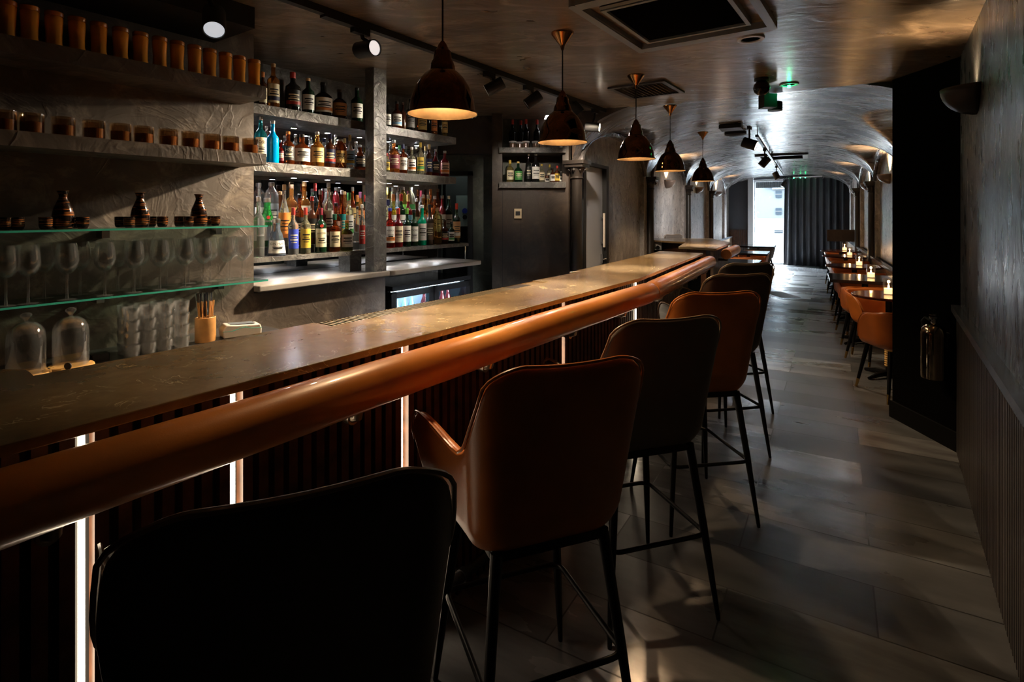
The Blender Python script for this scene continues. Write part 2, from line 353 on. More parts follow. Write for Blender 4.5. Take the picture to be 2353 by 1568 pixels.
# ------------------------------------------------------------------ vaulted hall (B frame)
S0, S1, DL, DR = 4.9, 17.3, 2.0, -.95
SPR, CRN, ZV = 2.0, 2.44, 2.53
COL = [4.95+2.8*k for k in range(5)]
def bay(s):
    k = math.floor((s-COL[0])/2.8); return COL[0]+2.8*(k+.5)
def arch(s, hw=1.27, top=CRN):
    x = abs(s-bay(s))/hw
    return SPR+(top-SPR)*math.sqrt(max(0, 1-x*x)) if x < 1 else SPR
def main(d):
    c, h = (DL+DR)/2, (DL-DR)/2
    x = abs(d-c)/h; return SPR+(ZV-SPR)*(max(0, 1-x**3.2))**.5
NS, ND = 260, 64
ss = [S0+(S1-S0)*i/NS for i in range(NS+1)]
dd = [(DL+DR)/2+(DL-DR)/2*math.sin(PI/2*(-1+2*j/ND)) for j in range(ND+1)]
mb = MB(); v = []
for s in ss:
    for d in dd:
        z = max(main(d), arch(s) if abs(d-(DL+DR)/2) > .2 else 0); v.append((s, d, z))
mb.add(v, [(i*(ND+1)+j, (i+1)*(ND+1)+j, (i+1)*(ND+1)+j+1, i*(ND+1)+j+1) for i in range(NS) for j in range(ND)])
o = struct('ceiling_vault', mb, P_vault, rz=RB, smooth=True, fix=False)
# walls of the hall: piers, arch head, niche back
def hall_wall(name, d0, out, s_from):
    mb = MB(); n = 24; hw = 1.19
    back = d0+out*.06
    for k in range(-1 if s_from < COL[0] else 0, 5):
        c = COL[0]+2.8*(k+.5); a, b = c-1.4, c+1.4
        if b > S1: b = S1+.2
        pts = [(a, 0), (a, 2.5), (b, 2.5), (b, 0)]
        hw2 = min(hw, b-c-.05) if b < c+1.4 else hw
        # opening outline
        op = [(c-hw, 0)]+[(c-hw*math.cos(PI*i/n), SPR+(CRN-.05-SPR)*math.sin(PI*i/n)) for i in range(n+1)]+[(c+hw, 0)]
        op = [(min(x, b), z) for x, z in op]
        # face: strips between opening outline and the outer box
        for i in range(len(op)-1):
            (x0, z0), (x1, z1) = op[i], op[i+1]
            if i == 0:
                mb.add([(a, d0, 0), (x0, d0, 0), (x0, d0, z1), (a, d0, z1)], [(0,1,2,3)])
            elif i == len(op)-2:
                mb.add([(x1, d0, 0), (b, d0, 0), (b, d0, z0), (x0, d0, z0)], [(0,1,2,3)])
            else:
                mb.add([(x0, d0, z0), (x1, d0, z1), (x1, d0, 2.6), (x0, d0, 2.6)], [(0,1,2,3)])
            mb.add([(x0, d0, z0), (x0, back, z0), (x1, back, z1), (x1, d0, z1)], [(0,1,2,3)])
        mb.add([(a, d0, SPR), (c-hw, d0, SPR), (c-hw, d0, 2.6), (a, d0, 2.6)], [(0,1,2,3)])
        if b > c+hw: mb.add([(c+hw, d0, SPR), (b, d0, SPR), (b, d0, 2.6), (c+hw, d0, 2.6)], [(0,1,2,3)])
    s_a = COL[0] if s_from >= COL[0] else COL[0]-2.8
    mb.add([(s_a, back, 0), (S1+.2, back, 0), (S1+.2, back, 2.6), (s_a, back, 2.6)], [(0,1,2,3)])
    return mb
struct('wall_hall_left', hall_wall('l', DL, 1, 5), P_warm, rz=RB, fix=False)
def archivolt(d0, sg, k0):
    m = MB()
    for k in range(k0, 4):
        c = COL[0]+2.8*(k+.5)
        m.tube([(c-1.21*math.cos(PI*i/28), d0+sg*.004, SPR+(CRN-.03-SPR)*math.sin(PI*i/28)) for i in range(29)], .030, 8)
    return m
struct('trim_11', archivolt(DL, -1, 0), P_vault, rz=RB, smooth=True); struct('trim_12', archivolt(DR, 1, 0), P_vault, rz=RB, smooth=True)
sd0, sd1 = sB(1333, 2.05), sB(1381, 2.05); sd2 = sB(1396, 2.0)
struct('door_2', MB().box(sd0, sd1, 2.035, 2.055, .01, 1.985), mat('frosted_door', (.36,.385,.43), .28), rz=RB)
struct('trim_13', MB().box(sd1, sd2, 1.985, 2.06, 0, 2.02).box(sd0-.07, sd0, 1.985, 2.06, 0, 2.02).box(sd0-.07, sd2, 1.985, 2.06, 1.985, 2.02), black, rz=RB)
dr = bpy.data.objects['door_2']; hs = sd1-.05
hd = obj('handle', MB().box(hs-.012,hs+.012,1.985,2.005,1.11,1.49), mat('handle_cream', (.65,.58,.48), .35), dr, smooth=False)
obj('post', MB().box(hs-.008,hs+.008,2.0,2.036,1.43,1.45).box(hs-.008,hs+.008,2.0,2.036,1.15,1.17), steel, hd, smooth=False)
lk = obj('lock', MB().box(hs-.01,hs+.04,2.01,2.036,.93,1.03), steel, dr, smooth=False); obj('lever', MB().tube([(hs+.015,2.01,.98),(hs+.015,1.98,.98),(hs-.06,1.98,.98)], .008, 8), chrome, lk)
struct('wall_hall_right', hall_wall('r', DR, -1, 5), P_warm, rz=RB, fix=False)
# outer closures so that no daylight leaks in
struct('wall_outer', MB().box(5.35, 17.6, 2.30, 2.4, -.05, 2.75).box(4.9, 17.6,-1.35,-1.25,-.05,2.75).box(4.7,17.6,-1.3,2.35,2.68,2.75), black, rz=RB)
def strip(pts, z0=-.05, z1=2.6, th=.06):
    m = MB()
    for p, q in zip(pts, pts[1:]):
        p, q = Vector((p[0], p[1])), Vector((q[0], q[1])); e = (q-p).normalized(); n = Vector((-e.y, e.x))*th
        m.prism([tuple(p-e*.02), tuple(q+e*.02), tuple(q+e*.02+n), tuple(p-e*.02+n)], z0, z1)
    return m
struct('wall_outer_left', strip([A(-3.05,4.4), (-4.5,6.85), (.25,6.85), B(5.36,2.36)]), black)
pb = [(.545,5.37), B(4.93,2.03), B(4.98,2.10), B(5.4,2.25), B(5.4,2.36), (.545,5.80)]
struct('wall_pier', MB().prism([(p[0], p[1]) for p in pb], 0, 2.6), P_dark)
# front face of the portal: between flat ceiling and vault
mb = MB(); n = 60
for i in range(n):
    d0, d1 = DR+(DL-DR)*i/n, DR+(DL-DR)*(i+1)/n
    z0, z1 = main(d0), main(d1)
    mb.add([(S0, d0, z0), (S0, d1, z1), (S0, d1, 2.6), (S0, d0, 2.6)], [(0,1,2,3)])
struct('wall_portal', mb, P_dark, rz=RB, fix=False)
# dado of the hall: panelled boards and a cap rail
for side, d0, sg in (('left', DL, -1), ('right', DR, 1)):
    mb = MB(); s = 8.6 if side == 'left' else 5.0
    while s < S1-.05:
        mb.box(s, s+.145, *sorted((d0-sg*.0, d0+sg*.035)), 0, .76); s += .15
    struct('trim_%d' % (6 if side == 'left' else 7), mb, mat('dado_boards', (.20,.145,.10), .4, var=(3,.25)), rz=RB)
    struct('trim_%d' % (8 if side == 'left' else 9), MB().box(8.6 if side == 'left' else 5.0, S1, *sorted((d0, d0+sg*.06)), .76, .80), mat('dado_rail', (.10,.11,.13), .25), rz=RB)
# engaged columns
def column():
    t = thing('column', 'x', 'column')
    obj('shaft', MB().lathe([(.075,.12),(.058,.16),(.052,1.82)], n=20), mat('column_paint', (.022,.018,.015), .35), t)
    obj('column_base', MB().rbox(-.09,.09,-.09,.09,0,.06,.02).lathe([(.085,.06),(.09,.09),(.075,.12)], n=20), MT['column_paint'], t)
    m = MB().lathe([(.054,1.82),(.066,1.83),(.056,1.845),(.06,1.88),(.085,1.93),(.082,1.935)], n=20)
    m.rbox(-.095,.095,-.095,.095,1.935,1.965,.008).rbox(-.11,.11,-.11,.11,1.965,2.0,.008)
    for a in range(8): m.box(*[0]*0) if False else m.lathe([(.001,-.02),(.016,0),(.001,.02)], (.082*math.cos(a*PI/4), .082*math.sin(a*PI/4), 1.91), 8)
    bevel(obj('capital', m, MT['column_paint'], t), .003)
    return t
col0 = column()
cols = []
nm = ['at the near left corner of the portal, beside the grey door', 'first past the grey door on the left wall', 'second past the grey door on the left wall', 'third past the grey door on the left wall']
for k in range(4): cols.append((COL[k], DL-.03, 'dark slender column with carved capital '+nm[k]))
for k, n_ in ((1,'hidden beyond the portal pillar'), (2, 'behind the tables, nearest the dark portal pillar'), (3, 'behind the tables, nearest the curtain')):
    if k > 1: cols.append((COL[k], DR+.03, 'dark slender column on the right wall '+n_))
for i, (s, d, lb) in enumerate(cols):
    c = col0 if i == 0 else dup(col0)
    c.location = B(s, d); c.rotation_euler = (0, 0, RB); c['label'] = lb; c['group'] = 'columns of the arcades'
# end wall of the hall
mb = MB()
mb.box(S1, S1+.12, 1.51, 2.15, 0, 2.7); mb.box(S1, S1+.12, -1.1, .50, 0, 2.7); mb.box(S1, S1+.12, .50, 1.51, 2.44, 2.7)
struct('wall_far', mb, mat('far_wall_paint', (.035,.038,.045), .5), rz=RB)
struct('trim_3', MB().box(S1-.25, S1+.12, 1.37, 1.51, 0, 2.5), mat('door_post', (.42,.45,.47), .4), rz=RB)
mb = MB(); s = 1.56
while s < 2.05: mb.box(S1-.03, S1, s, s+.03, 0, .98); s += .055
struct('trim_10', mb, wood_d, rz=RB)
# glazed entrance and street
struct('door_1', MB().box(S1+.02, S1+.06, 1.33, 1.37, 0, 2.44).box(S1+.02, S1+.06, .50, .54, 0, 2.44).box(S1+.02,S1+.06,.54,1.33,2.38,2.44).box(S1+.02,S1+.06,.54,1.33,0,.06), mat('grey_frame', (.5,.52,.54), .4), rz=RB)
struct('window_1', MB().box(S1+.035, S1+.045, .54, 1.33, .06, 2.38), thin_glass('door_glass', (.96,.98,.98), .03, .3), rz=RB)
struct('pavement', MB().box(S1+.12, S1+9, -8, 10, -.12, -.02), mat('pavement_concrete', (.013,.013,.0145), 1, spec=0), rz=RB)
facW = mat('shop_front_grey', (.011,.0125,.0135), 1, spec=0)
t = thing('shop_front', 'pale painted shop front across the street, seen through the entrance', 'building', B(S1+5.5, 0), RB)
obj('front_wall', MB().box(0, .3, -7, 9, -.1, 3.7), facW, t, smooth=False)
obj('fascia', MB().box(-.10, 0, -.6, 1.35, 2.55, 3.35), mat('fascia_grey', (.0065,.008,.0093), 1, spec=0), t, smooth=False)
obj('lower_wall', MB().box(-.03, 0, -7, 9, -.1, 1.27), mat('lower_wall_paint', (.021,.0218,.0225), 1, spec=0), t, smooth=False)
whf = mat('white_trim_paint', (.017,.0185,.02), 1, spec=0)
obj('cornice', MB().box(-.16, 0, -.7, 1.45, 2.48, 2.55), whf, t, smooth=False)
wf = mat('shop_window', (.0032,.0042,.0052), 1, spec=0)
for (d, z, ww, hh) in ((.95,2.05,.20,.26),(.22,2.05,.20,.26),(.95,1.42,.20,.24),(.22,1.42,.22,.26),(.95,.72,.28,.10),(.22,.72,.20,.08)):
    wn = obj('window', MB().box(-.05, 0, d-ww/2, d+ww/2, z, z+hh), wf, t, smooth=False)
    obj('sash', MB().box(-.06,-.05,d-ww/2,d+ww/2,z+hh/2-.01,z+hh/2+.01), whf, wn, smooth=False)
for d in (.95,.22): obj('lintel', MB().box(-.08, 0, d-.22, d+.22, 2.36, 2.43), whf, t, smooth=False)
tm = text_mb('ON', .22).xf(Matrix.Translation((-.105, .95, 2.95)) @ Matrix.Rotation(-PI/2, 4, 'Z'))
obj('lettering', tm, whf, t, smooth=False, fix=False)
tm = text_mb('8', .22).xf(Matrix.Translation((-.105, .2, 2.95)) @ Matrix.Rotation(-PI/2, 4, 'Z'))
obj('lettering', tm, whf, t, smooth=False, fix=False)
# awning valance just outside
mb = MB(); s = .35
while s < 1.6: mb.prism([(0,s),(0,s+.035),(-.03,s+.0175)], 2.22, 2.47); s += .05
mb.box(-.01,.0,.35,1.6,2.22,2.47)
tag(obj('awning', mb, mat('awning_white', (.013,.014,.015), 1, spec=0), loc=B(S1+.35,0), rz=RB, smooth=False), 'white corrugated awning valance above the entrance outside', 'awning')
# bay tree outside
t = thing('potted_shrub', 'small green shrub outside left of the glass entrance', 'plant', B(S1+1.1, 1.52), RB)
obj('pot', MB().lathe([(.13,-.02),(.17,.3),(.155,.3),(.15,.25)], n=18), grey_pl, t)
obj('stem', MB().tube([(0,0,.2),(0,0,1.5)], .012), mat('bark', (.1,.07,.05), .8), t)
mb = MB()
for k in range(320):
    cz = random.choice((.98, 1.37)); a = random.uniform(0, 2*PI); h = random.gauss(0, .07); rr = random.uniform(.02, .19)
    p = Vector((rr*math.cos(a), rr*math.sin(a), cz+h)); q = Matrix.Rotation(random.uniform(0, 6), 3, 'Z') @ Matrix.Rotation(random.uniform(-1, 1), 3, 'X')
    mb.add([p+q @ Vector(x) for x in ((0,0,0), (.018,.03,.005), (0,.07,0), (-.018,.03,.005))], [(0,1,2,3)])
lf = obj('foliage', mb, mat('leaf_green', (.08,.17,.035), .5), t, smooth=False, fix=False)
# ceiling portal light for the sky through the entrance
pl = lamp('AREA', 'entrance_daylight_portal', B(S1+.16, .935, 1.22), 1, target=B(S1-2, .935, 1.22), size=.86, sy=2.44)
pl.data.cycles.is_portal = True

# ================================================================== BAR COUNTER
ZT = 1.10; DE, DBK = 1.25, 1.716
def w2(px, py, z=ZT): p = Z(px, py, z); return (p.x, p.y)
bend = A(invA(Z(1471, 638.8, ZT))[0], DE)
endf, endb = Vector((1.87, 5.32)), Vector((1.524, 5.618))
uT0, uT1 = 1.21, 2.68                       # drip tray
def fr2(p): return (p[0], p[1])
bB = Vector((bend.x, bend.y))
dirB = (endf-bB).normalized(); nB_ = Vector((-dirB.y, dirB.x))
bkB = bB+nB_*.475
xs = A(3.36, DBK)
top = [A(-1.2, DE), (bend.x, bend.y), endf, endb, (1.36, 5.30), (bkB.x+.02, bkB.y+.10), A(uT1+.6, DBK), A(uT1, DBK), A(uT1, 1.614), A(uT0, 1.614), A(uT0, DBK),
       w2(78,863), w2(70,855), w2(60,849), w2(0,848), w2(-260,850), A(-1.2, 2.3)]
ct = obj('bar_worktop', MB().prism([fr2(p) for p in top], ZT-.022, ZT), stoneM, smooth=False)
bevel(ct, .003)
tag(ct, 'long veined dark stone bar worktop bending towards the vaulted room', 'worktop')
t = thing('drip_tray', 'slotted metal drip tray let into the back edge of the stone worktop', 'drip tray', A((uT0+uT1)/2, 1.665, ZT-.03), RA)
L_ = (uT1-uT0)/2
mb = MB().box(-L_, L_, -.050, -.044, .023, .026).box(-L_, L_, .046, .051, .023, .026)
obj('rim', mb, brass, t, smooth=False)
obj('pan', MB().box(-L_, L_, -.050, .051, -.006, 0).box(-L_, L_, .0465, .051, 0, .0228).box(-L_, L_, -.050, -.0445, 0, .0228), black, t, smooth=False)
mb = MB(); x = -L_+.004
while x < .42: mb.box(x, x+.0075, -.044, .046, .0245, .026); x += .0185
obj('grate', mb, mat('grate_steel', (.75,.62,.42), .35, .9), t, smooth=False)
obj('solid_plate', MB().box(.42, .60, -.044, .046, .017, .024), mat('dark_plate', (.07,.055,.04), .35, .5), t, smooth=False)
obj('cover_plate', MB().box(.605, L_, -.044, .046, .017, .024), stoneM, t, smooth=False)
# body of the bar: dark carcass, slatted front, light strips, pipe brackets
DF = 1.40
t = thing('bar_counter', 'long bar front of dark vertical wooden slats with glowing light strips', 'bar', A(1.5, DF, 0), RA)
ox = Vector((1.5, DF))
def loc(u, d, z=0): return (u-ox.x, d-ox.y, z)
uBend = invA(bend)[0]+.02
obj('carcass', MB().box(-1.0-1.5, uBend-1.5, .02, .30, .02, ZT-.022), black, t, smooth=False)
STR = [-.141, .179, .768, 1.87]
base_u = invA((-.697, 1.171))[0]
strips = [uA(p, DF) for p in (190.5, 538, 925, 1290)]
mb = MB(); ends = [-1.0]+strips+[uBend]
for a_, b_ in zip(ends, ends[1:]):
    a_ += .008; b_ -= .008; k_ = max(1, round((b_-a_)/.0442)); pt = (b_-a_)/k_
    for i in range(k_): mb.box(a_+pt*i+pt*.2-1.5, a_+pt*i+pt*.8-1.5, -.012, .022, 0, ZT-.024)
obj('slats', mb, wood_d, t, smooth=False)
for s_ in strips: obj('light_strip', MB().box(s_-1.5-.005, s_-1.5+.005, .004, .014, .05, ZT-.025), led_w, t, smooth=False)
def arm(u, d=DF, xo=0):
    # straight pipe out of the slats, elbow, riser into the roll
    m = MB().tube([(u, .03, .934), (u, -.185, .934), (u, -.205, .941), (u, -.213, .975), (u, -.213, 1.0)], .0145, 12)
    m.tube([(u, -.165, .934), (u, -.19, .934)], .019, 12).tube([(u, -.004, .934), (u, -.016, .934)], .03, 16)
    return m
arm_us = [uA(p, DF-.2) for p in (118, 818, 1122, 1316, 1432)]
for u in arm_us: obj('bracket', arm(u-1.5), mat('pipe_metal', (.50,.44,.36), .28, 1), t)
# second, shorter stretch after the bend
t2 = thing('bar_counter', 'short slatted stretch of the bar front beyond the bend', 'bar', (bend.x, bend.y, 0), math.atan2(dirB.y, dirB.x), 'bar fronts')
t['group'] = 'bar fronts'
Lb = (endf-bB).length
obj('carcass', MB().box(.0, Lb, .17, .45, .02, ZT-.022).box(Lb-.02, Lb-.0, .02, .45, .02, ZT-.022), black, t2, smooth=False)
mb = MB(); x = .01
while x < Lb-.03: mb.box(x, x+.027, .138, .172, 0, ZT-.024); x += .0442
obj('slats', mb, mat('grey_brown_slat', (.13,.095,.08), .28, var=(18,.3)), t2, smooth=False)
obj('light_strip', MB().box(.372, .384, .132, .15, .05, ZT-.025), led_w, t2, smooth=False)
for u in (.30, .95, 1.55, 2.1): obj('bracket', arm(u, xo=0).xf(Matrix.Translation((0, .15, 0))), MT['pipe_metal'], t2)
# upholstered roll, two lengths meeting in a seam at the bend
def roll(name, p0, p1, label, grp, mtr, r=.0615, z=1.02, seams=()):
    v = Vector((p1[0]-p0[0], p1[1]-p0[1])); L = v.length; a = math.atan2(v.y, v.x); n = 60
    t = thing(name, label, 'armrest', (p0[0], p0[1], z), a, grp)
    path = []; rad = []
    for i in range(n+1):
        x = L*i/n; path.append((x, .0015*math.sin(x*7), 0)); e = min(x, L-x)
        rr = r*(1-.10*math.exp(-(e/.03)**2)); 
        rad.append(rr*(1+.006*math.sin(x*23)+.006*math.sin(x*11+1)))
    path = [(-.001, 0, 0)]+path+[(L+.001, 0, 0)]; rad = [r*.80]+rad+[r*.80]
    obj('pad', MB().tube(path, rad, 28), mtr, t)
    for s in seams:
        m = MB()
        for k in range(40):
            g = 2*PI*k/40; rr = r*1.006
            m.tube([(s-.003, rr*math.cos(g), rr*math.sin(g)), (s+.003, rr*math.cos(g), rr*math.sin(g))], .0009, 5)
        obj('stitching', m, mat('pale_thread', (.55,.33,.15), .6), t)
    return t
rollM = mat('tan_roll_leather', (.50,.175,.028), .34, bump=(240,.15,.0015), var=(4,.25), spec=.5, coat=.35)
out = .068
pA0 = A(-.9, DE-out); nn = -nB_
pS = A(invA(bend)[0]-.012, DE-out)
roll('armrest_roll', pA0, pS, 'long tan leather armrest roll along the near stretch of the bar', 'leather armrest rolls', rollM, seams=(uA(1148, DE-out)+.9, ))
q0 = Vector((pS.x, pS.y))+dirB*.012; q1 = endf+nn*out+dirB*-.02
roll('armrest_roll', q0, q1, 'shiny tan leather armrest roll past the bend of the bar', 'leather armrest rolls', rollM)
# foot rail
t = thing('foot_rail', 'dark metal foot rail low in front of the bar slats', 'foot rail', A(1.5, 1.255, 0), RA)
obj('pipe', MB().tube([(-2.3, 0, .20), (1.70, 0, .20)], .019, 14), charcoal, t)
for u in (-1.2, .0, 1.05, 1.6): obj('bracket', MB().tube([(u, 0, .2), (u, .13, .2)], .012, 10).tube([(u-.012, 0, .2), (u+.012, 0, .2)], .025, 14), charcoal, t)

# second bar station beyond the gap
c1, c2, c3 = Vector((1.937,6.33)), Vector((2.245,5.99)), Vector((2.896,7.18))
t = thing('bar_station', 'separate bar station with its own stone top beyond the gap in the bar', 'bar', (2.4,6.6,0), 0)
off = Vector((2.4, 6.6))
pl_ = [c1, c2, c3, Vector((3.05,8.3)), Vector((2.10,8.35)), Vector((1.86,8.05)), Vector((2.33,7.30))]
bevel(obj('worktop', MB().prism([tuple(p-off) for p in pl_], ZT-.025, ZT), stoneM, t, smooth=False), .003)
obj('carcass', MB().prism([tuple(Vector(p)-off) for p in ((2.05,6.38),(2.20,6.16),(2.72,7.16),(2.86,8.2),(2.15,8.3),(2.42,7.3))], .02, ZT-.025), wood_d, t, smooth=False)
d2 = (c3-c2).normalized(); n2_ = Vector((-d2.y, d2.x)); m = MB(); x = .05
while x < 1.3:
    p = c2+d2*x+n2_*.035-off; q = p+d2*.024; m.prism([tuple(p), tuple(q), tuple(q+n2_*.03), tuple(p+n2_*.03)], .02, ZT-.026); x += .043
obj('slats', m, MT['grey_brown_slat'], t, smooth=False)
obj('socket_plate', MB().box(-.005, .20, .0, .01, 0, .11).xf(Matrix.Translation((1.96-2.4, 7.86-6.6, .955))), white, t, smooth=False)
obj('plug', MB().lathe([(.03,0),(.028,.03)], n=14).xf(Matrix.Translation((2.10-2.4, 7.86-6.6, .99)) @ Matrix.Rotation(PI/2, 4, 'X')), black, t)
for k in (.45, 1.0):
    p = c2+d2*k-off; g = -n2_
    obj('bracket', MB().tube([(p.x+n2_.x*.05, p.y+n2_.y*.05, .945), (p.x+g.x*.06, p.y+g.y*.06, .945), (p.x+g.x*.068, p.y+g.y*.068, .98)], .014, 10), charcoal, t)
r0 = c2+d2*.28-n2_*.068; r1 = c2+d2*1.28-n2_*.068
roll('armrest_roll', r0, r1, 'short tan leather armrest roll on the bar station beyond the gap', 'leather armrest rolls', rollM)
# patch of wall behind the station return
# ------------------------------------------------------------------ back bar bench (left) and workstation behind the bar
tag(obj('back_counter', MB().box(-2.9, U0-.02, 2.30, 2.85, .86, .90).box(-2.9, U0-.02, 2.36, 2.85, 0, .86), mat('back_counter_top', (.045,.04,.037), .35), rz=RA, smooth=False),
    'low dark back counter under the glass shelves behind the bar', 'counter')
t = thing('sink_bench', 'stainless steel sink bench behind the bar, seen in the dark mirror', 'sink', A(3.3, 2.14, -.13), RA)
obj('bench_top', MB().box(-.6, -.25, -.2, .2, .88, .91).box(.25, .6, -.2, .2, .88, .91).box(-.25,.25,-.2,-.14,.88,.91).box(-.25,.25,.14,.2,.88,.91), steel, t, smooth=False)
obj('basin', MB().box(-.25,.25,-.14,.14,.72,.73).box(-.25,-.24,-.14,.14,.72,.9).box(.24,.25,-.14,.14,.72,.9).box(-.25,.25,-.14,-.13,.72,.9).box(-.25,.25,.13,.14,.72,.9), steel, t, smooth=False)
obj('tap', MB().tube([(0,-.17,.9),(0,-.17,1.0),(0,-.15,1.04),(0,-.08,1.04),(0,-.06,1.01)], .009, 10), chrome, t)
obj('splashback', MB().box(-.6,.6,-.21,-.2,.2,1.0), steel, t, smooth=False)
for k, x in enumerate((-.52,-.42,-.33,.32,.43,.53)): obj('steel_tin', MB().lathe([(.03,0),(.042,.09+.02*(k % 2)),(.040,.09+.02*(k % 2)),(.028,.004),(.001,.004)], (x, .05*(-1)**k, .911), 20), chrome, t)
lw = lamp('AREA', 'under_bar_light', A(3.3, 2.0, .97), 12, (.9,.95,1), target=A(3.3, 2.2, .8), size=1.1, sy=.03, spread=100)

# ------------------------------------------------------------------ service sill, shelves, post
us = uA(898, 2.80); ue = uA(1107.6, 2.80)
sillM = mat('pale_worn_sill', (.28,.25,.22), .45, var=(6,.2))
o = tag(obj('service_sill', MB().rbox(U0, us-.004, 2.80, 3.34, 1.065, 1.10, .012), sillM, rz=RA, smooth=False), 'pale sill board under the bottle shelves, left piece', 'sill', 'pale sill boards'); bevel(o, .006)
o = tag(obj('service_sill', MB().rbox(us, ue, 2.79, 3.30, 1.065, 1.10, .04, 6), sillM, rz=RA, smooth=False), 'pale sill board over the fridge, right piece with rounded free end', 'sill', 'pale sill boards'); bevel(o, .006)
tag(obj('plaster_post', MB().box(2.456, 2.567, 2.83, 2.915, 1.10, ZC), P_shelf, rz=RA, smooth=False), 'square grey plaster post dividing the bottle shelves', 'post')
tag(obj('shelf_support', MB().box(uA(800,3.0), uA(826,3.0), 2.98, 3.10, 1.10, 1.212), P_shelf, rz=RA, smooth=False), 'short plaster block holding up the lowest bottle shelf', 'support')
def shelf(name, u0, u1, d0, d1, z0, z1, m, label, grp): return tag(obj(name, MB().box(u0, u1, d0, d1, z0, z1), m, rz=RA, smooth=False), label, 'shelf', grp)
uq = uA(1048, 2.95); ur = uA(1077, 2.95)
shelf('bottle_shelf', U0+.005, 2.50, 2.95, 3.34, 1.212, 1.24, P_shelf, 'lowest bottle shelf, left of the plaster post', 'bottle shelves')
shelf('bottle_shelf', 2.505, ur, 2.95, 3.34, 1.212, 1.24, P_shelf, 'lowest bottle shelf, right of the plaster post', 'bottle shelves')
shelf('bottle_shelf', U0+.005, uq, 2.95, 3.34, 1.735, 1.79, P_shelf, 'middle thick plaster bottle shelf', 'bottle shelves')
shelf('bottle_shelf', U0+.005, uq, 2.95, 3.35, 2.062, 2.118, P_shelf, 'top thick plaster bottle shelf', 'bottle shelves')
for z0, st in ((1.24, ((3.07,3.34,.05),(3.20,3.34,.11))), (1.79, ((3.13,3.34,.03),))):
    for (d0, d1, h) in st:
        shelf('riser_step', U0+.01, ur-.03 if z0 < 1.5 else uq-.03, d0, d1 if d1 > 3.3 and h > .06 or z0 > 1.5 else 3.20, z0, z0+h, black, 'black riser step for the %s bottles on the %s shelf' % ('rearmost' if h > .06 or z0 > 1.5 else 'middle row of', 'lowest' if z0 < 1.5 else 'middle'), 'bottle risers')
tag(obj('shelf_bracket', MB().tube([(ur-.02, 2.97, 1.102), (ur-.02, 2.97, 1.21)], .006, 8), chrome, rz=RA), 'thin chrome rod under the free end of the lowest bottle shelf', 'rod')
ul = uA(612, 2.60)
shelf('plaster_shelf', -2.9, ul, 2.60, 2.85, 1.74, 1.797, P_wall, 'lower plaster shelf carrying the squat candle glasses', 'plaster wall shelves')
shelf('plaster_shelf', -2.9, ul, 2.60, 2.85, 2.075, 2.138, P_wall, 'upper plaster shelf carrying the tall amber jars', 'plaster wall shelves')
ug = uA(616, 2.62)
for z, lb in ((1.155, 'lower glass shelf carrying the wine glasses'), (1.433, 'upper glass shelf carrying the sake flasks')):
    t = thing('glass_shelf', lb, 'shelf', A(ug-1.3, 2.735, z), RA, 'glass shelves')
    obj('pane', MB().box(-2.6+0, 1.3, -.113, .115, -.008, 0), glass_pane, t, smooth=False)
    obj('front_edge', MB().box(-2.6, 1.3, -.116, -.1132, -.008, 0), glassg, t, smooth=False)
    for px in ((240, 500) if z > 1.3 else (228, 505)):
        u = uA(px, 2.80)-(ug-1.3)
        obj('bracket', MB().prism([(u-.014,.05),(u+.014,.05),(u+.014,.115),(u-.014,.115)], -.045, -.0085), steel, t, smooth=False)
# shelf lighting of the bottle display: round puck lamps under the shelves
for z, us2, nm2 in ((2.060, (1.80,2.12,2.38,2.66,2.95,3.25), 'top'), (1.733, (1.80,2.12,2.38,2.66,2.95,3.25), 'middle')):
    for k, u in enumerate(us2):
        tt = thing('puck_light', 'small round white puck light under the %s bottle shelf, %s from the left' % (nm2, ORD_[k]), 'light', A(u, 3.22, z), RA, 'puck lights under the bottle shelves')
        obj('housing', MB().lathe([(.022,.001),(.022,-.008),(.018,-.009),(.018,-.006)], n=20), steel, tt)
        obj('lens', MB().lathe([(.001,-.0075),(.0175,-.0075)], n=20), mat('cool_led', (1,1,1), emit=(.92,.96,1), es=30), tt)
        lamp('SPOT', 'puck_glow', A(u, 3.22, z-.012), 2.2, (.93,.96,1), target=A(u, 3.16, z-1), size=.012, angle=150, blend=.5)
for k, u in enumerate((1.9,2.2,2.75,3.05,3.3)):
    tt = thing('puck_light', 'small round white puck light under the lowest bottle shelf, %s from the left' % ORD_[k], 'light', A(u, 3.05, 1.2115), RA, 'puck lights under the bottle shelves')
    obj('lens', MB().lathe([(.001,-.006),(.0175,-.006),(.018,-.0)], n=20), mat('cool_led'), tt)
    lamp('SPOT', 'puck_glow', A(u, 3.05, 1.203), .9, (.93,.96,1), target=A(u, 3.05, 0), size=.012, angle=160, blend=.5)

# ------------------------------------------------------------------ bar fridge
t = thing('bar_fridge', 'black two-door bottle fridge with lit glass doors under the pale sill', 'fridge', A(3.05, 2.9, 0), RA)
f0, f1 = 2.66-3.05, 3.53-3.05
obj('cabinet', MB().box(f0, f1, .02, .42, 0, .03).box(f0, f1, .42, .44, 0, .97).box(f0, f0+.03, .02, .42, 0, .97).box(f1-.03, f1, .02, .42, 0, .97).box(f0, f1, -.03, .42, .94, .975), blackg, t, smooth=False)
obj('light_bar', MB().box(f0+.04, f1-.04, .06, .075, .915, .925), mat('fridge_led', (1,1,1), emit=(.65,.85,1), es=14), t, smooth=False)
obj('liner', MB().box(f0+.03, f1-.03, .40, .415, .03, .94).box(f0+.03,f0+.035,.03,.4,.03,.94), mat('fridge_liner', (.45,.58,.70), .4), t, smooth=False)
obj('rack', MB().box(f0+.03, f1-.03, .05, .40, .66, .67), chrome, t, smooth=False)
mid = (f0+f1)/2
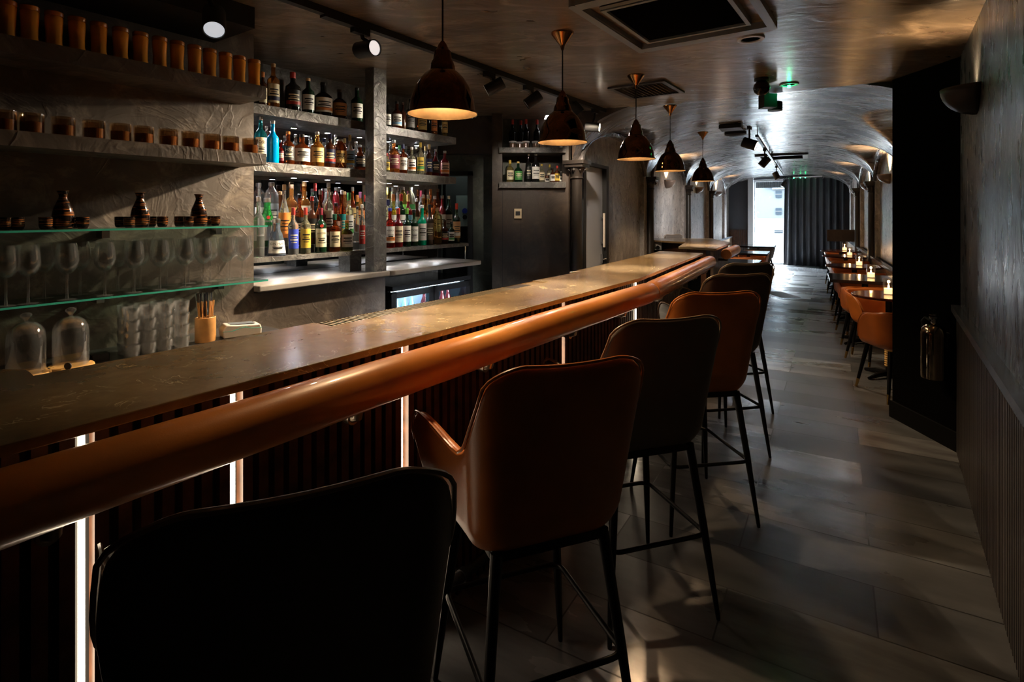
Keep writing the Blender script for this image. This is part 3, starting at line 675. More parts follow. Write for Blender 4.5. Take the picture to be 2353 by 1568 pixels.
for a, b in ((f0, mid-.004), (mid+.004, f1)):
    d = obj('door', MB().box(a, a+.05, -.02, .015, .06, .93).box(b-.05, b, -.02, .015, .06, .93).box(a, b, -.02, .015, .885, .93).box(a, b, -.02, .015, .06, .12), blackg, t, smooth=False)
    obj('pane', MB().box(a+.05, b-.05, -.005, .002, .12, .885), thin_glass('fridge_glass', (.96,.98,1), .03, .3), d, smooth=False)
lamp('AREA', 'fridge_light', A(3.05, 3.0, .91), 2.2, (.65,.85,1), target=A(3.05, 3.1, .5), size=.75, sy=.04)
fb = None
for i in range(9):
    if i < 4: u, cl = 2.76+i*.078, (.25,.45,.55)
    else: u, cl = 3.13+(i-4)*.07, (.12,.015,.02)
    nm_ = ['first','second','third','fourth'][i] if i < 4 else ['first','second','third','fourth','fifth'][i-4]
    lb = ('pale blue soft drink bottle, %s from the left behind the left fridge door' if i < 4 else 'small red-labelled dark bottle, %s from the left behind the right fridge door') % nm_
    t = thing('fridge_bottle', lb, 'bottle', A(u, 3.02, .671), RA, 'bottles in the bar fridge')
    obj('body', MB().lathe([(.027,0),(.028,.01),(.028,.12),(.012,.165),(.011,.20)], n=14), mat('fb%d' % (i > 3), cl, .1, spec=.6), t)
    obj('label', MB().lathe([(.0286,.05),(.0286,.105)], n=14, cap=False), mat('fbl%d' % (i > 3), (.75,.8,.85) if i < 4 else (.75,.12,.12), .5), t, fix=False)
    obj('cap', MB().lathe([(.013,.2),(.013,.21)], n=12), white, t)

# ================================================================== BOTTLES
def gm(col, name=None, rough=.03):       # bottle glass filled with a drink
    return mat('glass_%.3f_%.3f_%.3f' % col, col, rough, trans=.92, ior=1.42)
GL = dict(clear=(.93,.96,.95), frosted=(.80,.86,.84), green=(.06,.62,.12), dgreen=(.005,.020,.009), amber=(.85,.30,.045), damber=(.40,.075,.015), brown=(.05,.016,.008),
          red=(.55,.025,.015), dred=(.09,.006,.008), orange=(.75,.20,.03), gold=(.85,.68,.25), pale=(.90,.88,.62), olive=(.55,.45,.06), black=(.008,.008,.008), blue=(.0,.27,.66),
          opgreen=(.0,.26,.13), opbrown=(.045,.033,.026), ltblue=(.62,.75,.95), teal=(.02,.36,.38), white=(.8,.8,.78), paper=(.45,.26,.13))
OPQ = {'black','blue','opgreen','opbrown','white','paper','brown','dgreen','dred'}
GN = dict(clear='clear', frosted='frosted white', green='bright green', dgreen='dark green', amber='amber', damber='dark amber', brown='dark brown', red='bright red', dred='deep red', orange='orange',
          gold='golden', pale='pale yellow', olive='olive gold', black='black', blue='bright blue', opgreen='solid green', opbrown='matt brown', ltblue='pale blue', teal='teal', white='white', paper='paper wrapped')
LC = dict(white=(.78,.77,.72), cream=(.72,.64,.44), red=(.38,.03,.022), black=(.012,.012,.012), blue=(.04,.07,.45), yellow=(.60,.42,.06), gold=(.60,.42,.14), silver=(.55,.56,.58), orange=(.60,.19,.035),
          green=(.07,.28,.07), lime=(.17,.45,.07), dgreen=(.01,.08,.05), teal=(.02,.35,.36), navy=(.015,.02,.07), pink=(.62,.42,.34), brown=(.09,.05,.03), maroon=(.16,.015,.03), purple=(.07,.02,.04), cork=(.55,.34,.16), grey=(.30,.30,.30), sky=(.25,.50,.75), kraft=(.45,.24,.10))
def bmat(c):
    if c in OPQ: return mat('bottle_'+c, GL[c], .10, spec=.6) if c not in ('white','paper') else mat('bottle_'+c, GL[c], .5)
    return gm(GL[c])
def lmat(c): return mat('paper_'+c, LC[c], .45 if c != 'silver' else .3, 1 if c == 'silver' else 0)
SH = {   # profile of radius / height fractions: (r, h)
 'std': [(.80,0),(.98,.012),(1,.03),(1,.60),(.95,.64),(.66,.685),(.40,.73),(.34,.77),(.33,.93)],
 'wine': [(.80,0),(.98,.012),(1,.03),(1,.56),(.94,.61),(.64,.66),(.42,.71),(.36,.76),(.35,.93)],
 'squat': [(.80,0),(.98,.015),(1,.04),(1,.52),(.92,.60),(.55,.68),(.32,.72),(.30,.92)],
 'slim': [(.80,0),(.98,.012),(1,.03),(1,.60),(.92,.66),(.55,.72),(.42,.76),(.40,.93)],
 'taper': [(.88,0),(1,.02),(.98,.10),(.80,.42),(.62,.60),(.42,.70),(.40,.90)],
 'bell': [(.80,0),(.98,.015),(1,.04),(.98,.42),(.80,.55),(.48,.66),(.28,.76),(.26,.92)],
 'shaker': [(.70,0),(.88,.01),(.90,.03),(.98,.30),(1,.48),(.90,.60),(.62,.72),(.50,.78),(.48,.92)],
 'dome': [(.85,0),(1,.015),(1,.03),(1,.70),(.95,.78),(.72,.85),(.45,.89),(.40,.94)],
 'tube': [(.95,0),(1,.01),(1,.97),(.96,.98)],
 'jar': [(.85,0),(1,.04),(1,.85),(.95,.9)],
}
def arc_strip(r, z0, z1, a0, a1, n=10, dy=0):
    mb = MB(); v = []
    for i in range(n+1):
        a = a0+(a1-a0)*i/n; v += [(r*math.cos(a), r*math.sin(a)+dy, z0), (r*math.cos(a), r*math.sin(a)+dy, z1)]
    return mb.add(v, [(2*i, 2*i+2, 2*i+3, 2*i+1) for i in range(n)])
def bend_text(s, size, r, z, face):      # wrap letters round a bottle
    mb = text_mb(s, size); mb.v = [(r*math.cos(face+x/r), r*math.sin(face+x/r), z+zz) for x, y, zz in mb.v]; return mb
def bottle(px, d, zb, ytop, wpx, shape, c, cap, lab, label, grp, text=None, extra=None, band=None):
    u = uA(px, d); p = A(u, d, zb); y = p.y; r = wpx*1.13/2*y/F/math.sqrt(1+(p.x/y)**2); h = zat(ytop, y)-zb
    t = thing('bottle', label, 'bottle', p, 0, grp)
    prof = [(a*r, b*h) for a, b in SH[shape]]
    capy = prof[-1][1]; cr = prof[-1][0]
    obj('body', MB().lathe(prof, n=20), bmat(c), t)
    if cap: 
        m = lmat(cap); ch = h-capy; low = ch*(1.25 if cap in ('red','orange','green','lime','dgreen','maroon','gold','navy','purple','yellow') and shape not in ('tube','jar','squat') else .15)
        obj('cap', MB().lathe([(cr+.0008, capy-low), (cr+.0016, capy-low+.002), (cr+.0016, h-.002), (cr*.8, h)], n=16), m, t)
    face = math.atan2(-p.y, -p.x)+.18      # labels were turned to the guests
    if lab:
        lz0, lz1 = (.13, .54) if shape != 'taper' else (.08, .42)
        rr = r+.0006 if shape not in ('taper','shaker') else None
        if shape == 'tube': lz0, lz1 = .25, .8
        if shape == 'dome': lz0, lz1 = .2, .6
        if rr is None:
            m = MB(); v = []; n = 10
            def rad(z):
                P = [(b, a*r) for a, b in SH[shape]]
                for (z0, r0), (z1, r1) in zip(P, P[1:]):
                    if z0 <= z <= z1: return r0+(r1-r0)*(z-z0)/(z1-z0)
                return r
            for i in range(n+1):
                a = face-1.15+2.3*i/n
                for z in (lz0, (lz0+lz1)/2, lz1): v.append(((rad(z)+.0008)*math.cos(a), (rad(z)+.0008)*math.sin(a), z*h))
            m.add(v, [(3*i+k, 3*i+3+k, 3*i+4+k, 3*i+1+k) for i in range(n) for k in (0,1)])
        else: m = arc_strip(rr, lz0*h, lz1*h, face-1.15, face+1.15)
        lo = obj('label', m, lmat(lab), t, fix=False)
        dark = lab in ('black','navy','blue','brown','maroon','dgreen','teal','red','green')
        ink = lmat('cream' if dark else 'black') if lab != 'red' else lmat('white')
        if text: obj('lettering', bend_text(text, min(.030, 2.0*r*1.5/len(text)), r+.0016, (lz0+(lz1-lz0)*.74)*h, face), ink, lo, fix=False)
        mm = MB()
        for k, (zz, hw) in enumerate(((.30,.55),(.42,.75),(.55,.5),(.66,.7)) if not text else ((.22,.7),(.34,.5),(.46,.6))):
            z0 = (lz0+(lz1-lz0)*zz)*h; q = arc_strip(r*(1 if rr else .93)+.0014, z0, z0+.004*(1+k % 2), face-hw, face+hw, 6); mm.add(q.v, q.f)
        obj('print', mm, ink, lo, fix=False)
        if band:
            q = arc_strip(r+.0012, (lz0+.05)*h, (lz0+.14)*h, face-1.15, face+1.15); obj('band', q, lmat(band), lo, fix=False)
    elif text:
        obj('lettering', bend_text(text, 2.0*r*1.4/len(text), r+.0012, .36*h, face), lmat('grey'), t, fix=False)
    if extra == 'net':
        m = MB(); 
        for k in range(8):
            for sg in (1, -1):
                m.tube([(r*1.03*math.cos(k*PI/4+sg*q*.25), r*1.03*math.sin(k*PI/4+sg*q*.25), .05*h+q*.11*h) for q in range(6)], .0011, 5)
        obj('netting', m, brass, t)
    if extra == 'seal':
        m = MB().lathe([(.001,0),(.011,0),(.011,.002),(.001,.002)], n=14).xf(Matrix.Translation(((r+.001)*math.cos(face), (r+.001)*math.sin(face), .60*h)) @ Matrix.Rotation(face, 4, 'Z') @ Matrix.Rotation(PI/2, 4, 'Y'))
        obj('wax_seal', m, lmat('red'), t)
    return t
ORD = ['first','second','third','fourth','fifth','sixth','seventh','eighth','ninth','tenth','eleventh','twelfth','thirteenth']
def row(specs, d, zb, where, grp):
    for i, s in enumerate(specs):
        px, ytop, wpx, shape, c, cap, lab = s[:7]; kw = s[7] if len(s) > 7 else {}
        bits = GN[c]+' bottle'
        if lab: bits += ', %s label' % {'dgreen':'green','sky':'blue'}.get(lab, lab)
        if cap: bits += ', %s cap' % {'dgreen':'green','sky':'blue'}.get(cap, cap)
        lb = '%s, %s in %s' % (bits, ORD[i], where)
        bottle(px, d, zb, ytop, wpx, shape, c, cap, lab, lb, grp, **kw)
BL = 'bottles on the lowest shelf'; BM = 'bottles on the middle shelf'; BT = 'bottles on the top shelf'
row([(594,452,25,'std','frosted','silver',None,dict(text='BELVEDERE')), (635,503,40,'taper','ltblue','silver','white',dict(text='GIN MARE')), (674,477,22,'std','clear','red','blue'),
     (702,477,22,'std','pale','red','yellow'), (737,478,24,'std','dgreen','maroon','cream',dict(text='JAMESON',extra='seal')), (769,492,23,'std','damber','dgreen','cream'),
     (797,506,25,'squat','olive','orange','white'), (817,556,16,'jar','clear',None,None), (832,470,13,'slim','clear','white','red')], 3.01, 1.24, 'front row, lowest shelf left of post', BL)
row([(614,455,28,'shaker','green','silver','silver',dict(extra='seal')), (653,424,27,'bell','clear','cork','orange'), (688,446,22,'std','damber','black','black'), (717,452,22,'squat','brown','red','black'),
     (736,436,24,'bell','damber','silver','maroon'), (755,420,20,'std','pale','white','white',dict(band='red')), (772,466,24,'squat','damber','black','pink'), (786,437,16,'std','damber','white','teal',dict(band='yellow')),
     (802,443,19,'std','pale','green','white',dict(band='green')), (821,474,17,'bell','clear','black',None)], 3.135, 1.29, 'middle row, lowest shelf left of post', BL)
row([(596,420,22,'bell','clear','silver','white'), (624,419,29,'dome','clear','silver','grey'), (644,440,18,'std','orange','cork','cream'), (670,424,24,'std','amber','brown','yellow'), (699,417,29,'squat','amber','cork','cream'),
     (724,421,18,'std','black','red','black'), (748,433,16,'slim','clear','silver','white'), (772,431,15,'dome','dred','silver','maroon'), (792,440,15,'std','amber','cork','cream'), (810,430,20,'bell','damber','silver','gold'),
     (828,441,18,'std','amber','purple','orange')], 3.27, 1.35, 'rear row, lowest shelf left of post', BL)
row([(896,478,20,'std','red','blue','white',dict(text='APEROL',band='orange')), (915,478,20,'wine','dred','red','cream'), (935,478,17,'wine','dgreen','lime','white'), (951,482,18,'std','dgreen','black','white',dict(text='TIGRE')),
     (970,471,18,'wine','opgreen','white','white'), (987,470,17,'wine','opbrown','black','brown',dict(text='GRAPPA') if False else {}), (1005,479,19,'dome','gold','cork',None), (1022,506,16,'std','brown','black','black',dict(band='red')),
     (1037,510,13,'std','dgreen','black','white',dict(band='green')), (1049,467,16,'wine','dgreen','red','kraft',dict(band='white'))], 3.01, 1.24, 'front row, lowest shelf right of post', BL)
row([(892,458,16,'std','clear','navy','cream'), (904,446,18,'wine','olive','orange','white'), (922,446,18,'std','dgreen','red','white',dict(band='red')), (938,447,17,'std','dred','gold','sky'), (957,456,14,'slim','brown','white','cream'),
     (973,448,15,'slim','amber','silver','white'), (984,448,13,'slim','gold','silver','orange'), (999,450,13,'slim','orange','silver','white'), (1016,449,15,'slim','dred','silver','white'), (1031,450,15,'slim','dgreen','silver','white')],
    3.135, 1.29, 'middle row, lowest shelf right of post', BL)
row([(889,431,11,'std','gold','yellow','cream'), (901,431,15,'bell','pale','silver','yellow'), (913,430,14,'std','clear','silver','sky'), (926,430,15,'dome','olive','grey','lime'), (944,430,17,'dome','pale','grey','green'),
     (967,438,14,'std','clear','maroon','grey'), (989,435,16,'std','orange','orange','orange'), (1006,434,16,'std','damber','brown','pink')], 3.27, 1.35, 'rear row, lowest shelf right of post', BL)
row([(599,268,25,'std','teal','silver','cream',dict(text='JOSE')), (627,277,25,'wine','blue','silver',None), (645,322,15,'squat','red','silver','maroon'), (662,302,27,'squat','damber','orange','black',dict(text='HSE')), (694,309,34,'squat','damber','black','white'),
     (729,303,28,'squat','amber','silver','gold'), (758,307,23,'std','brown','navy','navy',dict(band='red')), (782,320,25,'dome','damber','silver','gold',dict(extra='net')), (804,310,19,'bell','clear','gold','sky',dict(band='yellow')),
     (827,333,26,'bell','damber','silver','black')], 3.02, 1.79, 'front row, middle shelf left of post', BM)
row([(612,290,16,'std','clear','silver',None), (654,312,15,'std','clear','silver',None), (679,309,15,'slim','clear','silver','white'), (712,312,16,'squat','clear','silver',None), (745,318,16,'slim','clear','navy','sky'), (771,310,14,'slim','pale','silver',None),
     (792,318,14,'std','amber','gold',None), (818,326,14,'slim','clear','silver',None)], 3.21, 1.82, 'rear row, middle shelf left of post', BM)
row([(889,352,12,'std','pale','red','yellow'), (905,322,24,'squat','orange','silver','maroon'), (926,331,17,'std','damber','navy','white'), (946,338,17,'squat','pale','white','white',dict(band='orange')), (966,327,15,'std','pale','yellow','yellow',dict(band='green')),
     (986,332,13,'slim','brown','gold','navy'), (1001,343,16,'bell','dred','silver','black'), (1022,347,19,'squat','dred','silver','pink',dict(band='orange'))], 3.02, 1.79, 'front row, middle shelf right of post', BM)
row([(897,326,12,'slim','clear','silver',None), (918,334,12,'slim','clear','green',None), (933,336,12,'std','clear','silver','white'), (956,340,12,'std','clear','silver',None), (977,336,12,'std','pale','gold',None)],
    3.21, 1.82, 'rear row, middle shelf right of post', BM)
row([(604,165,18,'std','brown','orange','cream'), (628,146,26,'std','amber','cork','cream',dict(band='navy')), (673,166,32,'std','black','red','black',dict(band='red')), (708,180,26,'std','dgreen','cork','white'), (743,190,38,'squat','black','black','white',dict(band='orange')),
     (780,206,30,'squat','brown','brown','kraft'), (820,202,25,'std','dgreen','black','white')], 3.04, 2.118, 'top shelf left of post', BT)
row([(891,236,14,'std','black','black','white'), (912,233,21,'squat','damber','black','white',dict(band='sky')), (926,236,14,'std','brown','brown',None), (943,228,18,'std','black','black','grey'), (970,240,20,'std','damber','silver','gold'),
     (985,250,12,'tube','black',None,None), (997,268,14,'tube','orange',None,'orange'), (1010,268,10,'tube','black',None,None), (1022,272,12,'tube','gold','silver','gold')], 3.04, 2.118, 'top shelf right of post', BT)
# end-wall niche bottles (world placed)
def nbottle(px, yp, zb, ytop, wpx, shape, c, cap, lab, label, grp, **kw):
    r_ = (px-W/2)/F; ub, db = invA((r_*yp, yp)); bottle(px, db, zb, ytop, wpx, shape, c, cap, lab, label, grp, **kw)
for i, s in enumerate([(1172,368,15,'std','gold','yellow','cream'), (1191,371,17,'squat','dgreen','gold','green'), (1214,353,12,'std','black','white','black'), (1231,353,17,'std','black','white','white'), (1245,377,12,'squat','pale','yellow','cream'),
     (1257,402,10,'jar','brown',None,'white'), (1263,378,11,'std','pale','yellow','cream'), (1270,386,11,'squat','brown','black','white'), (1280,381,11,'std','brown','red','yellow'), (1289,394,7,'squat','clear','white','white')]):
    px, yt, wp, shp, c, cap, lab = s
    nbottle(px, YP+(.10 if i != 6 else .2), 1.794, yt, wp, shp, c, cap, lab, '%s bottle with %s label, %s from left on lower niche shelf of end wall' % (GN[c], lab, ORD[i]), 'bottles in the end wall niche')
for i, (px, yt) in enumerate(((1178,275),(1197,277),(1209,274),(1234,275))):
    nbottle(px, YP+.27, 2.13, yt, 15, 'wine', 'black', 'red', None, 'dark bottle with red cap, %s from left at back of upper niche shelf' % ORD[i], 'dark bottles on upper niche shelf')
for i, px in enumerate((1178,1194,1208,1231,1248)):
    yp = YP+(.08 if i != 1 else .14); p = Vector(((px-W/2)/F*yp, yp, 2.131))
    t = thing('candle_glass', 'pale rimmed candle glass, %s from left on upper niche shelf' % ORD[i], 'candle', p, 0, 'candle glasses on upper niche shelf')
    obj('glass_cup', MB().lathe([(.022,0),(.036,.01),(.037,.075),(.034,.075),(.033,.012),(.02,.006)], n=18), glass, t)
    obj('wax', MB().lathe([(.032,.013),(.032,.055)], n=16), mat('dark_wax', (.25,.13,.06), .5), t)
    obj('rim_band', MB().lathe([(.0376,.062),(.0376,.075)], n=18, cap=False), white, t, fix=False)
tag(obj('thermostat', MB().rbox(-.036,.036,-.006,.010,-.048,.048,.003), mat('cream_plastic', (.62,.50,.32), .4), loc=((1190-W/2)/F*YP, YP-.012, zat(491, YP)), smooth=False), 'cream thermostat box on the dark end wall panel', 'thermostat')
obj('display', MB().box(-.022,.022,-.010,-.006,-.018,.022), mat('lcd_dark', (.05,.05,.05), .2), bpy.data.objects['thermostat'], smooth=False)
t = thing('soap_dispenser', 'pale green wall dispenser seen through the doorway of the end wall', 'dispenser', (-.52, 6.08, zat(520, 6.05)), 0)
obj('cover', MB().rbox(-.10,.10,-.08,.06,0,.34,.03,5), mat('pale_mint', (.38,.47,.45), .35), t)
obj('badge', MB().lathe([(.001,0),(.03,0),(.03,.004),(.001,.004)], n=18).xf(Matrix.Translation((0,-.081,.17)) @ Matrix.Rotation(PI/2, 4, 'X')), lmat('blue'), t)
obj('window', MB().lathe([(.001,0),(.026,0),(.026,.003),(.001,.003)], n=14).xf(Matrix.Translation((.0,-.081,.10)) @ Matrix.Rotation(PI/2, 4, 'X')), black, t)
lamp('POINT', 'passage_fill', (-.62, 5.95, 2.2), 4, (.9,1,.95), size=.04)  # added fill light to brighten the dispenser, no fitting here
struct('wall_passage_partition', MB().box(-.75,-.3,6.15,6.25,0,ZC), mat('dim_green_wall'))

# ================================================================== LEFT SHELVES
amberG = mat('amber_jar_glass', (.80,.33,.045), .10, spec=.7)
JX = [15,68,124,177,227,277,323,367,407,447,482,518,550,584]
j0 = None
for i, px in enumerate(JX):
    p = A(uA(px, 2.70), 2.70, 2.138)
    lb = 'tall amber lidded jar, %s from the left on the upper plaster shelf' % (ORD+['fourteenth'])[i]
    if j0 is None:
        j0 = t = thing('amber_jar', lb, 'jar', p, 0, 'tall amber jars on the upper plaster shelf')
        obj('glass_body', MB().lathe([(.026,0),(.030,.004),(.031,.012),(.027,.03),(.0265,.06),(.029,.11),(.030,.125),(.027,.131)], n=28), amberG, t)
        obj('lid', MB().lathe([(.029,.1312),(.030,.133),(.030,.147),(.027,.150)], n=28), mat('amber_lid', (.50,.18,.03), .25), t)
    else: dup(j0, p, 0, lb)
c0 = None
for i, px in enumerate([8,73,146,216,277,330,387,438,487,530,575]):
    p = A(uA(px, 2.70), 2.70, 1.797)
    lb = 'squat smoked candle glass with ochre wax, %s from the left on the lower plaster shelf' % ORD[i]
    if c0 is None:
        c0 = t = thing('candle_glass', lb, 'candle', p, 0, 'squat candle glasses on the lower plaster shelf')
        obj('glass_cup', MB().lathe([(.036,0),(.0385,.003),(.0385,.080),(.0360,.080),(.0355,.006),(.034,.005)], n=28), thin_glass('smoked_glass', (.80,.66,.50), .07, .8), t)
        obj('wax', MB().lathe([(.0350,.0065),(.0350,.048)], n=24), mat('ochre_wax', (.42,.22,.08), .45), t)
        obj('wick', MB().tube([(0,0,.048),(.001,0,.058)], .0009, 6), black, t)
    else: dup(c0, p, 0, lb)
# sake set
sk = mat('brown_black_glaze', (.035,.014,.008), .10, var=(30,.9), spec=.8)
def glaze():
    m = bpy.data.materials.new('banded_glaze'); m.use_nodes = True; N = m.node_tree.nodes; L = m.node_tree.links; b = N['Principled BSDF']
    tc = N.new('ShaderNodeTexCoord'); mp = N.new('ShaderNodeMapping'); mp.inputs['Scale'].default_value = (8, 8, 130); L.new(tc.outputs['Object'], mp.inputs['Vector'])
    n = N.new('ShaderNodeTexNoise'); n.inputs['Scale'].default_value = 1.2; n.inputs['Detail'].default_value = 3; L.new(mp.outputs[0], n.inputs['Vector'])
    r = N.new('ShaderNodeValToRGB'); r.color_ramp.elements[0].position = .5; r.color_ramp.elements[1].position = .66; r.color_ramp.elements[0].color = (.010,.006,.005,1); r.color_ramp.elements[1].color = (.34,.11,.025,1)
    L.new(n.outputs['Fac'], r.inputs[0]); L.new(r.outputs[0], b.inputs['Base Color']); b.inputs['Roughness'].default_value = .1; b.inputs['Specular IOR Level'].default_value = .8
    return m
gz = glaze(); f0_ = q0_ = None
for i, px in enumerate((145, 322, 457)):
    p = A(uA(px, 2.70), 2.70, 1.434); lb = 'glazed brown sake flask, %s on the upper glass shelf' % ['leftmost','middle one','rightmost'][i]
    if f0_ is None:
        f0_ = t = thing('sake_flask', lb, 'flask', p, 0, 'sake flasks')
        prof = [(.026,0),(.033,.006),(.036,.03),(.036,.055),(.031,.08),(.021,.105),(.0145,.122),(.0135,.132),(.018,.146),(.022,.152),(.018,.1525),(.011,.135)]
        prof = [(r*(1+.02*math.sin(z*900)), z) for r, z in prof]
        obj('body', MB().lathe(prof, n=28), gz, t)
    else: dup(f0_, p, i*.8, lb)
for i, (px, d) in enumerate(((12,2.70),(40,2.70),(105,2.68),(172,2.78),(190,2.68),(277,2.74),(297,2.68),(347,2.76),(373,2.68),(412,2.74),(433,2.68),(479,2.76),(495,2.70))):
    p = A(uA(px, d), d, 1.434); lb = 'small glazed sake cup, %s from the left on the upper glass shelf' % ORD[i]
    if q0_ is None:
        q0_ = t = thing('sake_cup', lb, 'cup', p, 0, 'sake cups')
        obj('body', MB().lathe([(.014,0),(.018,.003),(.0215,.014),(.0225,.047),(.0205,.047),(.018,.012),(.010,.006)], n=24), gz, t)
    else: dup(q0_, p, i*1.1, lb)
# wine glasses
g0 = None
for i, (px, d) in enumerate(((13.5,2.665),(65,2.665),(102,2.785),(154,2.665),(184,2.785),(241,2.665),(271,2.785),(308,2.665),(322,2.785),(367,2.665),(383,2.785),(424,2.665),(433.5,2.785),(467,2.665),(483,2.785),(521,2.665),(528,2.785),(556,2.665),(562,2.785))):
    p = A(uA(px, d), d, 1.1555); fr = d < 2.7
    k = i//2 if i else 0
    lb = 'wine glass in the %s row of the lower glass shelf, %s from the left' % (('front', ORD[(i+1)//2]) if fr else ('rear', ORD[i//2-1]))
    if g0 is None:
        g0 = t = thing('wine_glass', lb, 'glass', p, 0, 'wine glasses on the lower glass shelf')
        obj('bowl', MB().lathe([(.0045,.098),(.020,.108),(.034,.128),(.039,.15),(.0365,.185),(.031,.222),(.0302,.222),(.0355,.185),(.038,.15),(.033,.130),(.019,.1105),(.001,.104)], n=32), glass, t)
        obj('stem', MB().lathe([(.001,.004),(.030,.0012),(.031,0),(.001,0)], n=28).lathe([(.006,.004),(.0045,.02),(.004,.04),(.0052,.05),(.004,.06),(.0052,.07),(.004,.08),(.0045,.0985)], n=14), glass, t)
    else: dup(g0, p, 0, lb)
# cloches on round boards
for i, px in enumerate((60, 163)):
    d = 2.56; p = A(uA(px, d), d, .90)
    t = thing('serving_board', 'round wooden board under the %s glass cloche' % ('left' if i == 0 else 'right'), 'board', p, 0, 'round wooden boards')
    bevel(obj('plate', MB().lathe([(.066,0),(.073,.004),(.073,.016),(.069,.020)], n=40), mat('pale_oak', (.62,.34,.10), .4, var=(9,.2)), t), .001)
    m = MB().tube([(.0,-.076,.012), (.0,-.080,.012)], .010, 14)
    obj('badge', MB().lathe([(.001,0),(.013,0),(.013,.003),(.001,.003)], n=20).xf(Matrix.Translation((.040,-.062,.032)) @ Matrix.Rotation(PI/2, 4, 'X')), black, t)
    t = thing('glass_cloche', '%s tall glass cloche with a faceted knob' % ('left' if i == 0 else 'right'), 'cloche', p+Vector((0,0,.0205)), 0, 'glass cloches')
    o_ = [(.056,0),(.056,.12),(.053,.145),(.044,.165),(.028,.179),(.006,.184)]
    i_ = [(.001,.1815),(.027,.1765),(.0425,.163),(.0515,.144),(.0545,.12),(.0545,0)]
    obj('dome', MB().lathe(o_+i_, n=36, cap=False).xf(Matrix.Identity(4)), glass, t)
    obj('knob', MB().lathe([(.005,.184),(.006,.190),(.017,.204),(.016,.212),(.008,.217)], n=8), glass, t, smooth=False)
# small dark box between cloche and tumblers
tag(obj('cable_box', MB().rbox(-.03,.03,-.02,.02,0,.03,.005), blackg, loc=A(uA(228,2.62),2.62,.90), rz=RA), 'small dark box right of the glass cloches', 'box')
# stacked tumblers
g1 = None; cols_ = [(i, r_) for r_ in (0,1) for i in range(4)]
for i, r_ in cols_:
    px = 303+i*38+(0 if r_ == 0 else -14); d = 2.58 if r_ == 0 else 2.66
    for k in range(4):
        p = A(uA(px, d), d, .9005+k*.052)
        lb = 'clear tumbler, %s from the bottom in the %s %s stack' % (ORD[k], ORD[i], 'front' if r_ == 0 else 'rear')
        if g1 is None:
            g1 = t = thing('tumbler', lb, 'glass', p, 0, 'stacked tumblers on the back counter')
            obj('cup', MB().lathe([(.026,0),(.0275,.002),(.0285,.020),(.0300,.022),(.0318,.0505),(.0300,.0505),(.0280,.024),(.0262,.022),(.0250,.008),(.001,.006)], n=26), glass_t, t)
        else: dup(g1, p, 0, lb)
# bamboo cup of straws
pc = A(uA(472, 2.61), 2.61, .90)
t = thing('straw_cup', 'oval bamboo cup full of bamboo and steel straws', 'cup', pc, RA)
m = MB().lathe([(.040,0),(.042,.003),(.042,.112),(.040,.114),(.037,.112),(.037,.01),(.001,.008)], n=36); m.v = [(x*1.08, y*.8, z) for x, y, z in m.v]
obj('body', m, wood_l, t)
for k in range(26):
    st = k >= 15; a = random.uniform(0, 2*PI); rr = random.uniform(.004, .024); q = Vector((rr*math.cos(a)*1.08, rr*math.sin(a)*.8, .011))
    hh = .215 if st else .175; lean = 1.55
    m = MB().tube([(0,0,0), ((q.x)*lean*.45, q.y*lean*.35, hh)], .0026, 8)
    wp = Matrix.Rotation(RA, 3, 'Z') @ q + pc
    tag(obj('straw', m, chrome if st else wood_l, loc=wp, rz=RA), ('steel drinking straw standing in the bamboo cup' if st else 'bamboo drinking straw standing in the bamboo cup'), 'straw', 'steel straws in the bamboo cup' if st else 'bamboo straws in the bamboo cup')
# card reader
pr = A(uA(553, 2.60), 2.60, .90)
t = thing('card_terminal', 'white card payment terminal beside the cup of straws', 'card terminal', pr, RA-.25)
prof = [(-.085,0),(.085,0),(.087,.03),(.080,.052),(-.020,.058),(-.072,.064),(-.090,.04)]
m = MB(); m.add([(x, -.04, z) for x, z in prof]+[(x, .04, z) for x, z in prof], [tuple(range(7)), tuple(range(13, 6, -1))]+[(i, (i+1) % 7, 7+(i+1) % 7, 7+i) for i in range(7)])
bevel(obj('casing', m, mat('off_white_plastic', (.72,.66,.60), .35), t, smooth=True), .006, 3)
obj('stripe', MB().tube([(-.089,-.0405,.034),(-.05,-.0412,.032),(-.02,-.0412,.040),(.01,-.0412,.046),(.04,-.0412,.036),(.086,-.0405,.033)], .0012, 6), mat('teal_plastic', (.02,.35,.27), .3), t)
obj('keypad', MB().box(-.055,.055,-.03,.03,.0595,.0605).xf(Matrix.Rotation(.05, 4, 'Y')), grey_pl, t, smooth=False)

